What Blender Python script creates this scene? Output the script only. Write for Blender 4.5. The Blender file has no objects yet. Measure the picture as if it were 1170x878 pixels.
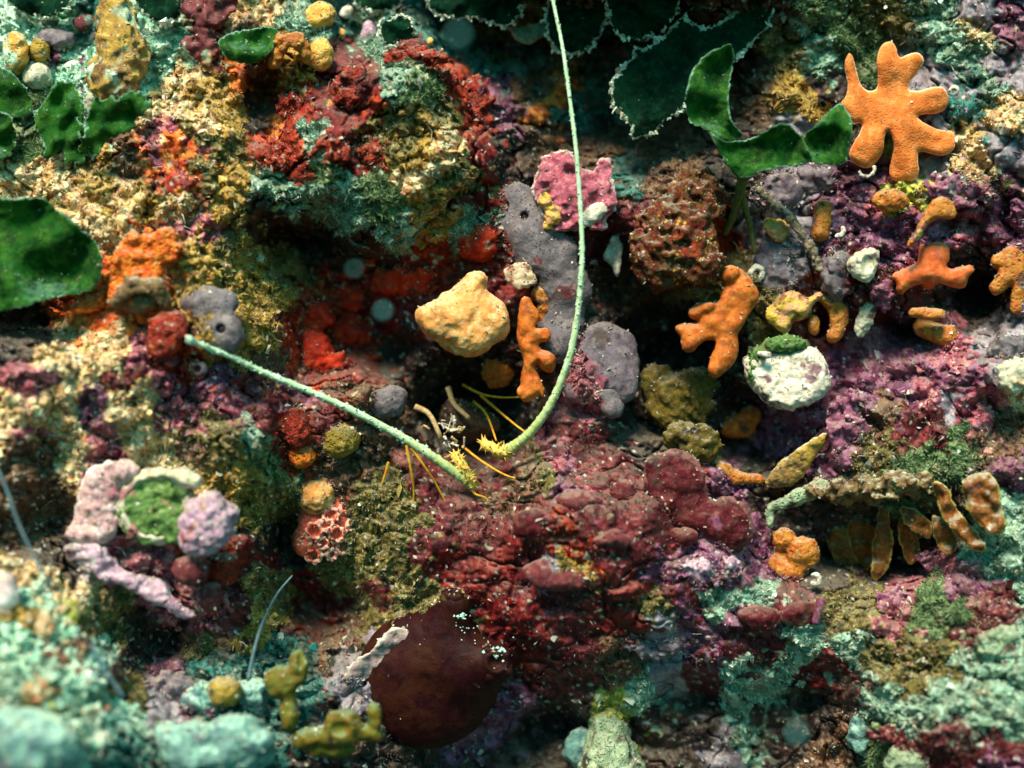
import bpy, math, random, time
import numpy as np

T0 = time.time()
random.seed(7)
RNG = np.random.default_rng(7)
scene = bpy.context.scene
COL = scene.collection
R = math.radians

# ------------------------------------------------------------------ camera, world, sun, exposure
U = 0.0005                      # metres per unit of the reef's own measure (half a millimetre)
CAM = 0.5                       # metres from the lens to the middle of the reef wall
cam_d = bpy.data.cameras.new('camera')
cam = bpy.data.objects.new('camera', cam_d)
COL.objects.link(cam)
cam.location = (0, -CAM, 0)
cam.rotation_euler = (R(90), 0, 0)
cam_d.sensor_width = 36
cam_d.lens = 18 * CAM / (585 * U)
cam_d.clip_start = 0.005
cam_d.clip_end = 100
cam_d.dof.use_dof = True
cam_d.dof.focus_distance = CAM - 0.01
cam_d.dof.aperture_fstop = 1.9
scene.camera = cam

SUN_EL, SUN_AZ = 54, -24        # above, in front of the wall, from the left of the diver
world = bpy.data.worlds.new('World')
scene.world = world
world.use_nodes = True
wn, wl = world.node_tree.nodes, world.node_tree.links
sky = wn.new('ShaderNodeTexSky')
sky.sky_type = 'NISHITA'
sky.sun_disc = False
sky.sun_elevation = R(SUN_EL)
sky.sun_rotation = R(180 + SUN_AZ)
tint = wn.new('ShaderNodeMix'); tint.data_type = 'RGBA'; tint.blend_type = 'MULTIPLY'
tint.inputs['Factor'].default_value = 1
tint.inputs['B'].default_value = (0.34, 1.2, 1.02, 1)      # daylight that has come down through green water
wl.new(sky.outputs[0], tint.inputs['A'])
wl.new(tint.outputs['Result'], wn['Background'].inputs[0])
wn['Background'].inputs[1].default_value = 0.07
sun_d = bpy.data.lights.new('sun', 'SUN')
sun = bpy.data.objects.new('sun', sun_d)
COL.objects.link(sun)
sun_d.energy = 4.6
sun_d.angle = R(20)
sun_d.color = (1, 0.88, 0.68)
sun.rotation_euler = (R(90 - SUN_EL), 0, R(SUN_AZ))
scene.view_settings.view_transform = 'Standard'
scene.view_settings.look = 'None'
scene.view_settings.exposure = 0.9
scene.view_settings.gamma = 1

# ------------------------------------------------------------------ noise
_pr = np.random.default_rng(11)
PERM = _pr.permutation(256).astype(np.int32)
PERM = np.concatenate([PERM, PERM, PERM])
_g = _pr.normal(size=(256, 3)); _g /= np.linalg.norm(_g, axis=1)[:, None]
GRAD = (_g * 1.5).astype(np.float32)

def pn(x, y, z=0.0, seed=0):
    x = np.asarray(x, np.float32); y = np.asarray(y, np.float32); z = np.asarray(z, np.float32)
    x, y, z = np.broadcast_arrays(x, y, z)
    z = z + np.float32(seed * 17.37)
    xi = np.floor(x).astype(np.int32); yi = np.floor(y).astype(np.int32); zi = np.floor(z).astype(np.int32)
    fx = x - xi; fy = y - yi; fz = z - zi
    xi &= 255; yi &= 255; zi &= 255
    u = fx*fx*fx*(fx*(fx*6-15)+10); v = fy*fy*fy*(fy*(fy*6-15)+10); w = fz*fz*fz*(fz*(fz*6-15)+10)
    def corner(a, b, c):
        h = PERM[PERM[PERM[xi+a]+((yi+b) & 255)]+((zi+c) & 255)]
        g = GRAD[h]
        return g[..., 0]*(fx-a) + g[..., 1]*(fy-b) + g[..., 2]*(fz-c)
    def lerp(a, b, t): return a + (b-a)*t
    x00 = lerp(corner(0,0,0), corner(1,0,0), u); x10 = lerp(corner(0,1,0), corner(1,1,0), u)
    x01 = lerp(corner(0,0,1), corner(1,0,1), u); x11 = lerp(corner(0,1,1), corner(1,1,1), u)
    return lerp(lerp(x00, x10, v), lerp(x01, x11, v), w)

def fbm(x, y, z=0.0, seed=0, octv=3):
    s = 0; a = 1.0; f = 1.0
    for i in range(octv):
        s = s + a*pn(x*f, y*f, np.asarray(z)*f, seed+i); a *= 0.5; f *= 2.03
    return s

# ------------------------------------------------------------------ mapping: reef coordinates (a, b, d) to metres
def world_pt(px, py, d):
    t = (CAM - d*U)/CAM
    return np.stack([(px-585)*U*t, -d*U + 0*t, (439-py)*U*t], -1)

# ------------------------------------------------------------------ the reef wall's large relief, plus an unseen ledge added to shade the top
CTRL = """
-300,-200,-60 585,-250,-40 600,-70,60 720,-70,90 850,-70,70 510,-70,10 430,-70,-40 960,-70,10 1450,-200,-60 -350,440,160 1500,440,40 -300,1050,350 585,1100,60 1450,1050,250
60,20,-40 160,40,-10 250,60,0 330,60,0 420,30,-70 520,40,-110 600,50,-110 700,60,-110 800,60,-100 900,60,-40 1000,40,-30 1100,40,0 1160,60,20
60,130,0 180,130,30 260,130,30 300,120,-10 330,140,20 400,80,20 470,60,10 450,110,50 490,170,70 430,190,50 540,160,20 570,140,-50 620,130,-60 700,140,-120 760,150,-110 840,150,-40 900,110,-20 1000,130,-30 1080,140,0 1150,150,30
60,210,40 150,200,50 220,200,60 290,210,55 350,220,50 400,235,55 460,265,40 330,260,-20 390,290,-50
100,260,70 200,260,70 260,290,60 290,350,40 300,400,40 340,350,-50 420,340,-90 400,400,-85 350,420,-45 500,290,-35 550,290,-35 560,240,-10 530,380,-30
60,360,50 150,350,90 180,400,100 80,410,110 30,430,140 230,430,80 300,450,50 380,440,0 430,460,0 130,460,110 230,480,80
60,520,100 130,540,88 200,520,84 280,520,78 310,560,40 330,600,-10 60,600,92 120,620,100 190,650,90 250,650,70 300,650,20 300,700,30 360,690,-40 390,720,-20
40,680,150 90,690,140 30,760,200 100,760,190 60,830,220 130,850,200 170,730,60 200,770,80 230,800,90 280,760,60 250,860,140 350,800,70 400,850,60
540,470,-130 500,500,-90 590,470,-100 470,480,-60 560,520,-60 620,490,-40 660,490,-20 600,540,10 520,560,0 460,590,20 420,620,20 390,560,10 360,540,10 440,680,10
640,580,50 700,570,60 620,620,66 680,640,72 760,630,66 820,640,60 600,680,40 680,710,44 760,700,46 860,690,50 640,760,6 720,780,0 820,770,16 600,820,-50 640,860,-70 740,850,-60 820,830,-30 500,870,-40 550,850,-50 560,690,30
620,220,-30 680,220,-10 640,290,-20 600,250,-10 650,340,-20 690,410,0 720,340,-70 730,400,-90 740,470,-60 780,250,20 790,200,-10 830,270,-40 780,340,-30 790,400,-90 860,220,-20 890,310,0 940,230,-10 960,310,0 1000,260,10 1040,230,20 1100,220,30 1150,240,20 1120,340,-60 1150,320,-20 1000,320,10 1040,350,0 1030,380,-30 1080,420,40 1140,420,50
860,430,-20 950,390,-30 900,490,-50 970,470,0 960,440,-20 1010,490,20 1080,480,40 1150,490,30 800,460,-40 840,500,-70 800,550,0 880,560,-20 900,600,-40 950,540,10 1000,540,40 1080,530,50 1130,540,50 960,630,-50 1020,640,-50 1080,630,0 1140,610,50 900,650,-10 870,610,-20
920,690,40 1000,680,40 1080,670,50 1150,680,60 900,740,36 980,740,66 1060,750,100 1140,760,120 900,800,-20 960,800,30 1060,810,120 1150,830,140 900,860,-50 980,860,30 1080,870,120
"""
C = np.array([[float(v) for v in t.split(',')] for t in CTRL.split()])
# steeper hollows and knolls: centre, radii, amount
DENTS = [(540,468,48,38,-70),(738,395,34,60,-55),(1122,352,26,36,-60),(372,696,46,32,-55),(330,604,26,32,-60),(440,400,40,26,-35),
         (600,850,60,30,-30),(1048,385,30,14,-45),(880,385,14,20,-30),(935,372,12,16,-40),(800,395,40,26,-45),(1060,340,40,10,-30),(700,300,26,40,-40),(850,455,16,30,-30),(1085,262,40,10,-25),(330,680,40,30,-30),(430,480,30,12,-20),(985,625,60,34,-35),(330,275,45,22,-45),(700,120,60,40,-30),(850,510,40,24,-40),(960,640,34,26,-35),(1020,650,30,22,-35),
         (170,735,50,36,-45),(785,395,40,24,-45),(40,365,60,20,-40),(300,120,16,44,-35),(120,540,30,14,-16),(60,590,40,26,-14),
         (790,800,50,24,-40),(640,835,50,24,-40),(920,805,34,18,-35),(965,455,16,20,-25),(1035,375,26,14,-30),(1000,480,10,12,-25),
         (470,90,70,40,20),(370,150,36,34,18),(650,600,50,34,16),(720,630,44,30,14),(660,700,40,28,14),(750,700,36,24,12),(610,690,30,26,12),
         (830,660,36,22,12),(632,600,24,20,18),(690,585,22,16,16),(735,590,20,16,12),(645,655,44,24,20),(700,660,26,18,16),(612,720,26,22,14),(680,735,30,20,16),(560,660,22,18,12),(780,680,24,16,14),(735,720,24,16,12),(650,560,30,14,10),(880,715,22,16,12),(470,200,50,40,14),(170,420,50,26,16),(280,500,46,34,22),(230,140,30,40,16)]
W0 = 24.0
def _phi(r2): return np.sqrt(r2 + W0*W0)
_A = _phi((C[:,None,0]-C[None,:,0])**2 + (C[:,None,1]-C[None,:,1])**2)
_wt = np.linalg.solve(_A + 1e-6*np.eye(len(C)), C[:,2])

step = 1.4
gx = np.concatenate([np.arange(-420,-224,8), np.arange(-224,-24,3), np.arange(-24,1194,step), np.arange(1194,1394,3), np.arange(1394,1600,8)])
gy = np.concatenate([np.arange(-330,-174,8), np.arange(-174,-24,3), np.arange(-24,902,step), np.arange(902,1052,3), np.arange(1052,1220,8)])
# coarse macro relief then bilinear onto the fine grid
cx = np.arange(-430,1620,6.0); cy = np.arange(-340,1240,6.0)
CX, CY = np.meshgrid(cx, cy)
macro = np.zeros_like(CX)
for (x, y, _), w in zip(C, _wt):
    macro += w*np.sqrt((CX-x)**2 + (CY-y)**2 + W0*W0)
for x, y, rx, ry, a in DENTS:
    q = ((CX-x)/rx)**2 + ((CY-y)/ry)**2
    macro += a*np.exp(-q**1.5)

def bil(A, x, y):
    fx = np.clip((np.asarray(x, float)-cx[0])/6.0, 0, A.shape[1]-1.001)
    fy = np.clip((np.asarray(y, float)-cy[0])/6.0, 0, A.shape[0]-1.001)
    i = fx.astype(int); j = fy.astype(int); u = fx-i; v = fy-j
    return (A[j,i]*(1-u)+A[j,i+1]*u)*(1-v) + (A[j+1,i]*(1-u)+A[j+1,i+1]*u)*v

# ------------------------------------------------------------------ what grows where, and where light and shade are painted: classes and seeds
PAL = {  # three tones each, living colour with painted light in the rows marked, then relief: lumps, middle, fine; turf density, grit density
 'R':  ((.24,.012,.006),(.46,.05,.010),(.10,.008,.007), 5,2.4,.8, .10,.35),
 'D':  ((.12,.008,.009),(.22,.014,.011),(.06,.006,.009), 4,2.0,.6, .04,.15),
 'O':  ((.68,.15,.018),(.75,.26,.04),(.45,.06,.015),     4,2.0,.7, .05,.3),
 'C':  ((.37,.225,.04),(.52,.35,.08),(.22,.11,.018),       5,4.0,2.2, .45,1.0),  # ochre growth, yellowed for the warm light at the upper left
 'L':  ((.15,.12,.03),(.24,.19,.06),(.07,.06,.02),       5,4.0,2.2, .60,.8),
 'G':  ((.10,.18,.07),(.20,.28,.12),(.04,.08,.03),       5,4.0,2.2, 1.0,.5),
 'T':  ((.20,.36,.27),(.36,.54,.42),(.11,.18,.11),      5,4.0,2.2, .40,1.3),  # pale turf with some of the water's teal light mixed in
 'E':  ((.015,.09,.08),(.03,.20,.17),(.008,.03,.03),      5,3.0,1.5, .25,.2),  # dark teal: dim water light painted as wall colour
 'P':  ((.36,.075,.12),(.54,.21,.24),(.18,.022,.05),      7,2.6,1.0, .08,.7),
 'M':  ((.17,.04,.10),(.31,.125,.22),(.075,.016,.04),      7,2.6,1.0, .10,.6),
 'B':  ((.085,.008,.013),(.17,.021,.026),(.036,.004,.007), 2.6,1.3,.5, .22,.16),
 'V':  ((.23,.20,.25),(.33,.30,.34),(.14,.11,.14),       4,1.2,.4, .04,.2),
 'S':  ((.64,.46,.19),(.76,.66,.42),(.46,.21,.08),       5,4.0,2.4, .25,1.4),  # cream sediment, its gold painted in for the warm upper-left light
 'W':  ((.74,.70,.68),(.80,.78,.74),(.50,.40,.46),       6,3.0,1.4, .05,.6),
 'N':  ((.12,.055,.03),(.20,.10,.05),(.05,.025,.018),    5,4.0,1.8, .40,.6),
 'K':  ((.028,.018,.018),(.05,.03,.025),(.015,.01,.012), 5,3.0,1.2, .12,.12),  # near-black that paints the shade of hollows and gaps
 'A':  ((.40,.74,.56),(.70,.88,.70),(.12,.36,.24), 4.5,4.6,2.6, .12,1.5),  # pale sediment, its aqua painted in for teal light at the edges
 'Y':  ((.38,.42,.05),(.55,.52,.08),(.20,.22,.04),       5,3.0,1.4, .25,.5),
}
KEYS = list(PAL)
SEEDS = """
A20,15 A70,30 E100,12 A165,15 A200,40 N235,12 S290,14 T330,18 E400,10 T430,30 E470,20 E520,40 E600,60 L650,70 E700,60 K760,30 N880,30 L900,70 G960,20 L1010,20 T1060,25 V1110,20 M1150,40
A10,75 M50,55 A85,75 A180,65 S210,80 C240,100 O262,85 N300,70 C330,65 K300,95 B400,75 T430,62 D470,65 R520,85 D400,100 G470,100 T440,92 M560,120 N600,115 O630,112 E680,90 E650,140 E720,200 T1100,60 V1140,80 S1150,130
G20,150 S180,130 S215,125 P190,158 C250,130 L250,160 K290,140 R330,120 R345,138 R310,160 R285,172 D370,130 R410,122 L430,150 C470,140 L500,130 S510,172 S480,192 R540,140 D556,172 R420,182 D380,170 T360,165 R330,190 R300,186 L450,160 C470,170
S30,200 S70,205 C110,215 O180,185 R200,197 N160,180 L240,190 C262,210 T300,212 T340,217 G350,192 T400,242 G430,225 T452,262 C480,230 L520,210 D540,230 C500,258 T530,266 D560,260 D575,290 D520,290 D480,300 T555,270
S100,240 S150,230 S200,240 P215,265 C250,250 L250,290 C280,330 K310,262 L330,300 C310,340 C290,380 N300,402 S130,265 C230,300 P235,270
R370,330 R420,330 D460,310 R500,305 R340,380 R400,370 R350,412 D400,412 K440,400 K480,430 R342,432 R372,420 R395,335 D440,350 K360,290 K410,290
K20,372 K50,368 O90,350 O150,347 O165,300 S60,392 S110,402 P150,412 P30,420 S90,440 B140,432 P180,432 M210,450 M250,440 B290,450 B310,470 M330,440 R180,420 C270,410
S20,480 S60,470 M110,472 S150,460 P190,472 P230,470 P270,470 N40,510 S80,520 N20,560 N50,590 P110,512 S200,512 N230,500 L260,500 T300,500 G315,530 C280,540 L300,570 C270,560 K310,600 K330,620 R345,495 R345,525 N400,540 L440,580 L460,600 L430,630 L400,650 B500,590 B520,572 B480,550 N385,450 B370,470 N430,480 S160,500 P40,490
W100,652 P150,660 P190,665 R230,652 P240,682 B270,692 K60,640 L150,682 S100,672 A40,690 Y80,690 A30,740 A90,740 A60,790 A120,790 T20,800 A100,830 E150,845 V40,850 K170,722 K210,732 K150,762 M200,780 V180,800 L240,742 C300,700 L300,680 D290,652 D370,690 D350,720 N400,730 L440,700 V420,750 L470,682 B450,682 E330,742 E250,770 E300,850 K360,870 K420,860 K620,860 M590,800 A70,720 S50,670 A130,820
B620,590 B680,572 R650,610 B700,600 B740,612 B600,640 V650,652 B700,642 D620,680 B680,682 D720,670 L742,690 M760,652 M800,640 M850,640 T860,682 T830,692 B780,690 V740,730 B660,730 D600,740 B650,770 N700,760 Y700,792 T730,782 V752,770 B800,760 M830,740 T862,770 B880,720 K640,820 K760,830 K800,820 V830,842 T850,830 T900,790 T902,760 D560,640 B560,610 M620,660 B640,700 C655,650 D690,720 M790,720 M845,715 B850,750
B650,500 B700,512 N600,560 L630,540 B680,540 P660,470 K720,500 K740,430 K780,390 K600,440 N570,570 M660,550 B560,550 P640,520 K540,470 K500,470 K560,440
P1010,232 P1100,230 M1140,240 M1040,260 M1000,270 B1000,330 M1030,400 M1060,420 M1100,430 V1130,420 V1150,380 K1120,340 S1150,430 M970,470 M960,500 N1000,480 L1010,520 B1050,490 V1080,460 P1120,470 N1140,500 G1110,520 G1060,540 L1000,540 G1040,562 M1150,540 T1150,600 T1130,632 M1100,660 P1080,640 P1020,690 L980,680 L1040,720 G1080,690 B1130,705 L960,710 B900,700 T920,740 D940,770 L1000,750 T980,742 L1050,760 L1090,762 T1110,772 T1150,760 T1060,800 T1100,810 T1150,820 T1000,800 K970,790 K920,800 K900,830 N950,850 B1030,850 B1080,862 B1140,850 G1000,862 M1140,872 T1170,700 M1030,450 P1090,400 P1060,460
N880,100 C900,112 K870,60 T930,60 K960,90 G980,60 V1080,90 E1110,112 V1140,162 S1120,172 V1060,200 Y1030,216 S1090,200 V900,180 N780,200 R780,260 N760,300 L800,330 V880,220 M990,230 K850,180 N740,180 B720,230 T1130,100 S1100,30 T1080,45 V870,240
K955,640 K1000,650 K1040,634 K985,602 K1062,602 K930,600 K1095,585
O140,285 O120,300 O205,190 O170,175 C120,230 C180,230 O190,300 C220,270 O75,345 C280,300 O300,150
C25,705 S62,712 L105,705 T50,765 N84,742 T110,815 S40,790 Y60,830 L140,790
N630,85 N655,35 O620,125 G610,20 E560,60 G545,12 M580,130 K590,190 N640,160 N690,175
"""  # K seeds paint hollows dark; extra O and C seeds paint upper-left glow
sx, sy, sk = [], [], []
for t in SEEDS.split():
    k, xy = t[0], t[1:].split(',')
    sx.append(float(xy[0])); sy.append(float(xy[1])); sk.append(KEYS.index(k))
sx = np.array(sx); sy = np.array(sy); sk = np.array(sk)

def classify(X, Y):
    shp = X.shape
    x = X.ravel().astype(np.float32); y = Y.ravel().astype(np.float32)
    wx = x + 26*pn(x/62, y/62, 0, 1) + 13*pn(x/19, y/19, 0, 2) + 6*pn(x/7, y/7, 0, 3)
    wy = y + 26*pn(x/62, y/62, 0, 5) + 13*pn(x/19, y/19, 0, 6) + 6*pn(x/7, y/7, 0, 7)
    fields = [420*pn(x/30, y/30, 0, 9+i) + 330*pn(x/11, y/11, 0, 14+i) + 200*pn(x/5, y/5, 0, 19+i) for i in range(5)]
    out = np.zeros(len(x), np.int16)
    best = np.full(len(x), 1e9, np.float32)
    for i in range(len(sx)):
        d = (wx-sx[i])**2 + (wy-sy[i])**2 + fields[(i*7) % 5]
        m = d < best
        best[m] = d[m]; out[m] = sk[i]
    return out.reshape(shp)

X, Y = np.meshgrid(gx, gy)
X = X.astype(np.float32); Y = Y.astype(np.float32)
CLS = classify(X, Y)
tab = np.array([[*PAL[k][3:8]] for k in KEYS], np.float32)
def blur(A, n=2):
    for _ in range(n):
        A = (np.roll(A,1,0)+np.roll(A,-1,0)+np.roll(A,1,1)+np.roll(A,-1,1)+2*A)/6
    return A
lump = blur(tab[CLS,0], 6); mid = blur(tab[CLS,1], 4); fine = blur(tab[CLS,2], 3)
wxm = X + 14*pn(X/55, Y/55, 0, 21); wym = Y + 14*pn(X/55, Y/55, 0, 22)
base = bil(macro, wxm, wym).astype(np.float32)
# big rock lumps, billowed knobs, pits and crust
H = base.copy()
H += 16*pn(X/85, Y/85, 0, 30) + 10*pn(X/44, Y/44, base/60, 31)
bil1 = 2.2*np.abs(pn(X/36, Y/33, base/50, 32))-.5; bil2 = 2.2*np.abs(pn(X/15, Y/14, base/28, 33))-.5
H += lump*2.3*bil1 + np.minimum(lump, 2.2*mid)*.9*bil2
cr = np.abs(pn(X/58, Y/46, base/70, 38)+.35*pn(X/17, Y/17, 0, 39))
H -= 15*np.clip(lump/5, .25, 1)*np.clip(1-cr/.09, 0, 1)**1.5*np.clip(pn(X/90, Y/90, 0, 40)*2+.6, 0, 1)
n1 = pn(X/9, Y/7.5, base/12, 34); n2 = pn(X/5, Y/4.2, base/7, 35)
H += mid*(0.9*n1 + 0.55*n2 + 0.8*np.clip(n1*n2*3, -1, 1))
H += fine*(0.9*pn(X/2.9, Y/2.7, base/4, 36) + 0.5*RNG.normal(size=X.shape))*0.55
pit = pn(X/17, Y/15, base/20, 37)
H -= np.clip(pit-0.42, 0, 1)*mid*9
edgeclass = blur((np.abs(np.roll(CLS,1,0)-CLS)+np.abs(np.roll(CLS,1,1)-CLS) > 0).astype(np.float32), 3)
H -= 2.2*np.clip(edgeclass*2, 0, 1)

# coarse copy of the finished relief for resting things on it
ix = np.searchsorted(gx, cx).clip(0, len(gx)-1); iy = np.searchsorted(gy, cy).clip(0, len(gy)-1)
Hc = blur(blur(H, 6)[np.ix_(iy, ix)].astype(float), 1)
def hs(x, y): return float(bil(Hc, x, y))

# ------------------------------------------------------------------ mesh helpers
def make_mesh(name, verts, quads=None, tris=None, smooth=True):
    me = bpy.data.meshes.new(name)
    v = np.ascontiguousarray(verts, np.float32)
    nq = 0 if quads is None else len(quads); nt = 0 if tris is None else len(tris)
    me.vertices.add(len(v)); me.vertices.foreach_set('co', v.ravel())
    loops = []
    if nq: loops.append(np.asarray(quads, np.int32).ravel())
    if nt: loops.append(np.asarray(tris, np.int32).ravel())
    loops = np.concatenate(loops)
    me.loops.add(len(loops)); me.loops.foreach_set('vertex_index', loops)
    me.polygons.add(nq+nt)
    start = np.concatenate([np.arange(nq)*4, nq*4+np.arange(nt)*3]).astype(np.int32)
    me.polygons.foreach_set('loop_start', start)
    me.update(calc_edges=True)
    me.polygons.foreach_set('use_smooth', np.full(nq+nt, smooth, bool))
    me.validate()
    return me

def color_attr(me, rgb, name='tone'):
    a = me.color_attributes.new(name, 'FLOAT_COLOR', 'POINT')
    c = np.ones((len(rgb), 4), np.float32); c[:, :3] = rgb
    a.data.foreach_set('color', c.ravel())
def float_attr(me, val, name):
    a = me.attributes.new(name, 'FLOAT', 'POINT')
    a.data.foreach_set('value', np.asarray(val, np.float32))

def link(name, me, m, parent=None, loc=None):
    o = bpy.data.objects.new(name, me)
    COL.objects.link(o)
    if m is not None and me is not None and len(me.materials) == 0: me.materials.append(m)
    if loc is not None: o.location = loc
    if parent is not None: o.parent = parent
    return o
def tag(o, label=None, cat=None, group=None, kind=None):
    if label: o['label'] = label
    if cat: o['category'] = cat
    if group: o['group'] = group
    if kind: o['kind'] = kind
    return o

# ------------------------------------------------------------------ materials
def new_mat(name):
    m = bpy.data.materials.new(name); m.use_nodes = True
    return m, m.node_tree.nodes, m.node_tree.links, m.node_tree.nodes['Principled BSDF']
def mixc(n, l, a, b, f, blend='MIX'):
    x = n.new('ShaderNodeMix'); x.data_type = 'RGBA'; x.blend_type = blend
    for s, v in (('A', a), ('B', b)):
        if isinstance(v, tuple): x.inputs[s].default_value = (*v, 1)
        else: l.new(v, x.inputs[s])
    if isinstance(f, (int, float)): x.inputs['Factor'].default_value = f
    else: l.new(f, x.inputs['Factor'])
    return x.outputs['Result']
def noise(n, l, scale, detail=3, rough=.55, vec=None, dist=0):
    t = n.new('ShaderNodeTexNoise'); t.inputs['Scale'].default_value = scale
    t.inputs['Detail'].default_value = detail; t.inputs['Roughness'].default_value = rough; t.inputs['Distortion'].default_value = dist
    if vec is not None: l.new(vec, t.inputs['Vector'])
    return t.outputs['Fac']
def ramp(n, l, f, a, b):
    r = n.new('ShaderNodeMapRange'); r.inputs['From Min'].default_value = a; r.inputs['From Max'].default_value = b
    r.interpolation_type = 'SMOOTHSTEP'
    l.new(f, r.inputs['Value']); return r.outputs['Result']
def mth(n, l, op, a, b):
    x = n.new('ShaderNodeMath'); x.operation = op
    for i, v in enumerate((a, b)):
        if isinstance(v, (int, float)): x.inputs[i].default_value = v
        else: l.new(v, x.inputs[i])
    return x.outputs[0]

def organic(name, c1, c2, c3=None, wl=24, bump=.5, bwl=3, rough=.6, spec=.35, rim=None, rim_w=4, rim_soft=1.0, speck=None, speck_amt=.3, speck_wl=5, dust=.0, sss=0, dust_c=(.50,.52,.42), pore=0, film=.3, leaf=0, keep_amt=.85):
    m, n, l, b = new_mat(name)
    vec = n.new('ShaderNodeNewGeometry').outputs['Position']
    f1 = ramp(n, l, noise(n, l, 1/(wl*U), 4, .6, vec, .6), .38, .62)
    f2 = ramp(n, l, noise(n, l, 2.7/(wl*U), 4, .65, vec), .45, .7)
    c = mixc(n, l, c1, c2, f1)
    if c3: c = mixc(n, l, c, c3, f2)
    if speck:
        v = n.new('ShaderNodeTexVoronoi'); v.inputs['Scale'].default_value = 1/(speck_wl*U); l.new(vec, v.inputs['Vector'])
        inv = ramp(n, l, v.outputs['Distance'], .42, .22)
        pick = ramp(n, l, noise(n, l, .33/(speck_wl*U), 2, .5, vec), .72-speck_amt*.5, .78-speck_amt*.5)
        c = mixc(n, l, c, speck, mth(n, l, 'MULTIPLY', inv, pick))
    if film:
        ff = ramp(n, l, noise(n, l, 1/(13*U), 5, .68, vec, .4), .50, .68)
        c = mixc(n, l, c, (.13,.085,.05), mth(n, l, 'MULTIPLY', ff, film))
        fg = ramp(n, l, noise(n, l, 1/(3.4*U), 3, .7, vec), .52, .72)
        c = mixc(n, l, c, (.30,.26,.18), mth(n, l, 'MULTIPLY', fg, film*.6))
    at = n.new('ShaderNodeAttribute'); at.attribute_name = 'near'
    af = n.new('ShaderNodeAttribute'); af.attribute_name = 'foot'
    c = mixc(n, l, c, at.outputs['Color'], af.outputs['Fac'])
    if rim:
        a = n.new('ShaderNodeAttribute'); a.attribute_name = 'inset'
        jag = mth(n, l, 'MULTIPLY', noise(n, l, 1/(9*U), 3, .6, vec), rim_w*1.6)
        e = mth(n, l, 'SUBTRACT', a.outputs['Fac'], jag)
        keep = ramp(n, l, noise(n, l, 1/(42*U), 3, .6, vec), .40, .60)
        e2 = ramp(n, l, e, -rim_soft*rim_w*.5, rim_soft*rim_w*.35)
        c = mixc(n, l, rim, c, mth(n, l, 'MAXIMUM', e2, mth(n, l, 'MULTIPLY', keep, keep_amt)))
    if dust:
        g = n.new('ShaderNodeNewGeometry'); s = n.new('ShaderNodeSeparateXYZ'); l.new(g.outputs['Normal'], s.inputs[0])
        up = ramp(n, l, mth(n, l, 'ADD', s.outputs['Z'], mth(n, l, 'MULTIPLY', noise(n, l, 1/(6*U), 4, .7, vec), 1.2)), 1.05, 1.45)
        c = mixc(n, l, c, dust_c, mth(n, l, 'MULTIPLY', up, dust))
    l.new(c, b.inputs['Base Color'])
    b.inputs['Roughness'].default_value = rough
    b.inputs['Specular IOR Level'].default_value = spec*.4
    if sss:
        b.inputs['Subsurface Weight'].default_value = sss
        b.inputs['Subsurface Radius'].default_value = (1, .5, .3)
        b.inputs['Subsurface Scale'].default_value = 0.002
    bp = n.new('ShaderNodeBump')
    if leaf:
        tr = n.new('ShaderNodeBsdfTranslucent'); l.new(c, tr.inputs['Color'])
        ms = n.new('ShaderNodeMixShader'); ms.inputs[0].default_value = leaf
        l.new(b.outputs[0], ms.inputs[1]); l.new(tr.outputs[0], ms.inputs[2]); l.new(ms.outputs[0], n['Material Output'].inputs[0])
    bp.inputs['Strength'].default_value = min(1, bump*1.25); bp.inputs['Distance'].default_value = bwl*U*.75
    h = noise(n, l, 1/(bwl*U), 4, .7, vec)
    if pore:
        v = n.new('ShaderNodeTexVoronoi'); v.inputs['Scale'].default_value = 1/(pore*U); l.new(vec, v.inputs['Vector'])
        h = mth(n, l, 'ADD', h, mth(n, l, 'MULTIPLY', ramp(n, l, v.outputs['Distance'], .1, .5), .8))
    l.new(h, bp.inputs['Height']); l.new(bp.outputs[0], b.inputs['Normal'])
    return m

def tone_mat(name, bump=.5, bwl=2.4, rough=.7, dust=.0, spec=.3, trans=False):
    m, n, l, b = new_mat(name)
    vec = n.new('ShaderNodeNewGeometry').outputs['Position']
    a = n.new('ShaderNodeAttribute'); a.attribute_name = 'tone'
    f = noise(n, l, 1/(3.2*U), 4, .7, vec)
    k = n.new('ShaderNodeMapRange'); k.inputs['From Min'].default_value = .3; k.inputs['From Max'].default_value = .7
    k.inputs['To Min'].default_value = .62; k.inputs['To Max'].default_value = 1.35; l.new(f, k.inputs['Value'])
    cc = n.new('ShaderNodeCombineColor')
    for i in range(3): l.new(k.outputs[0], cc.inputs[i])
    c = mixc(n, l, a.outputs['Color'], cc.outputs[0], 1.0, 'MULTIPLY')
    if dust:
        g = n.new('ShaderNodeNewGeometry'); s = n.new('ShaderNodeSeparateXYZ'); l.new(g.outputs['Normal'], s.inputs[0])
        up = ramp(n, l, mth(n, l, 'ADD', s.outputs['Z'], mth(n, l, 'MULTIPLY', noise(n, l, 1/(7*U), 4, .7, vec), 1.3)), 1.15, 1.6)
        c = mixc(n, l, c, (.46,.50,.40), mth(n, l, 'MULTIPLY', up, dust))
    l.new(c, b.inputs['Base Color'])
    b.inputs['Roughness'].default_value = rough; b.inputs['Specular IOR Level'].default_value = spec*.45
    if bump:
        bp = n.new('ShaderNodeBump'); bp.inputs['Strength'].default_value = bump; bp.inputs['Distance'].default_value = bwl*U*.6
        l.new(noise(n, l, 1/(bwl*U), 4, .75, vec), bp.inputs['Height']); l.new(bp.outputs[0], b.inputs['Normal'])
    return m

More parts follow.
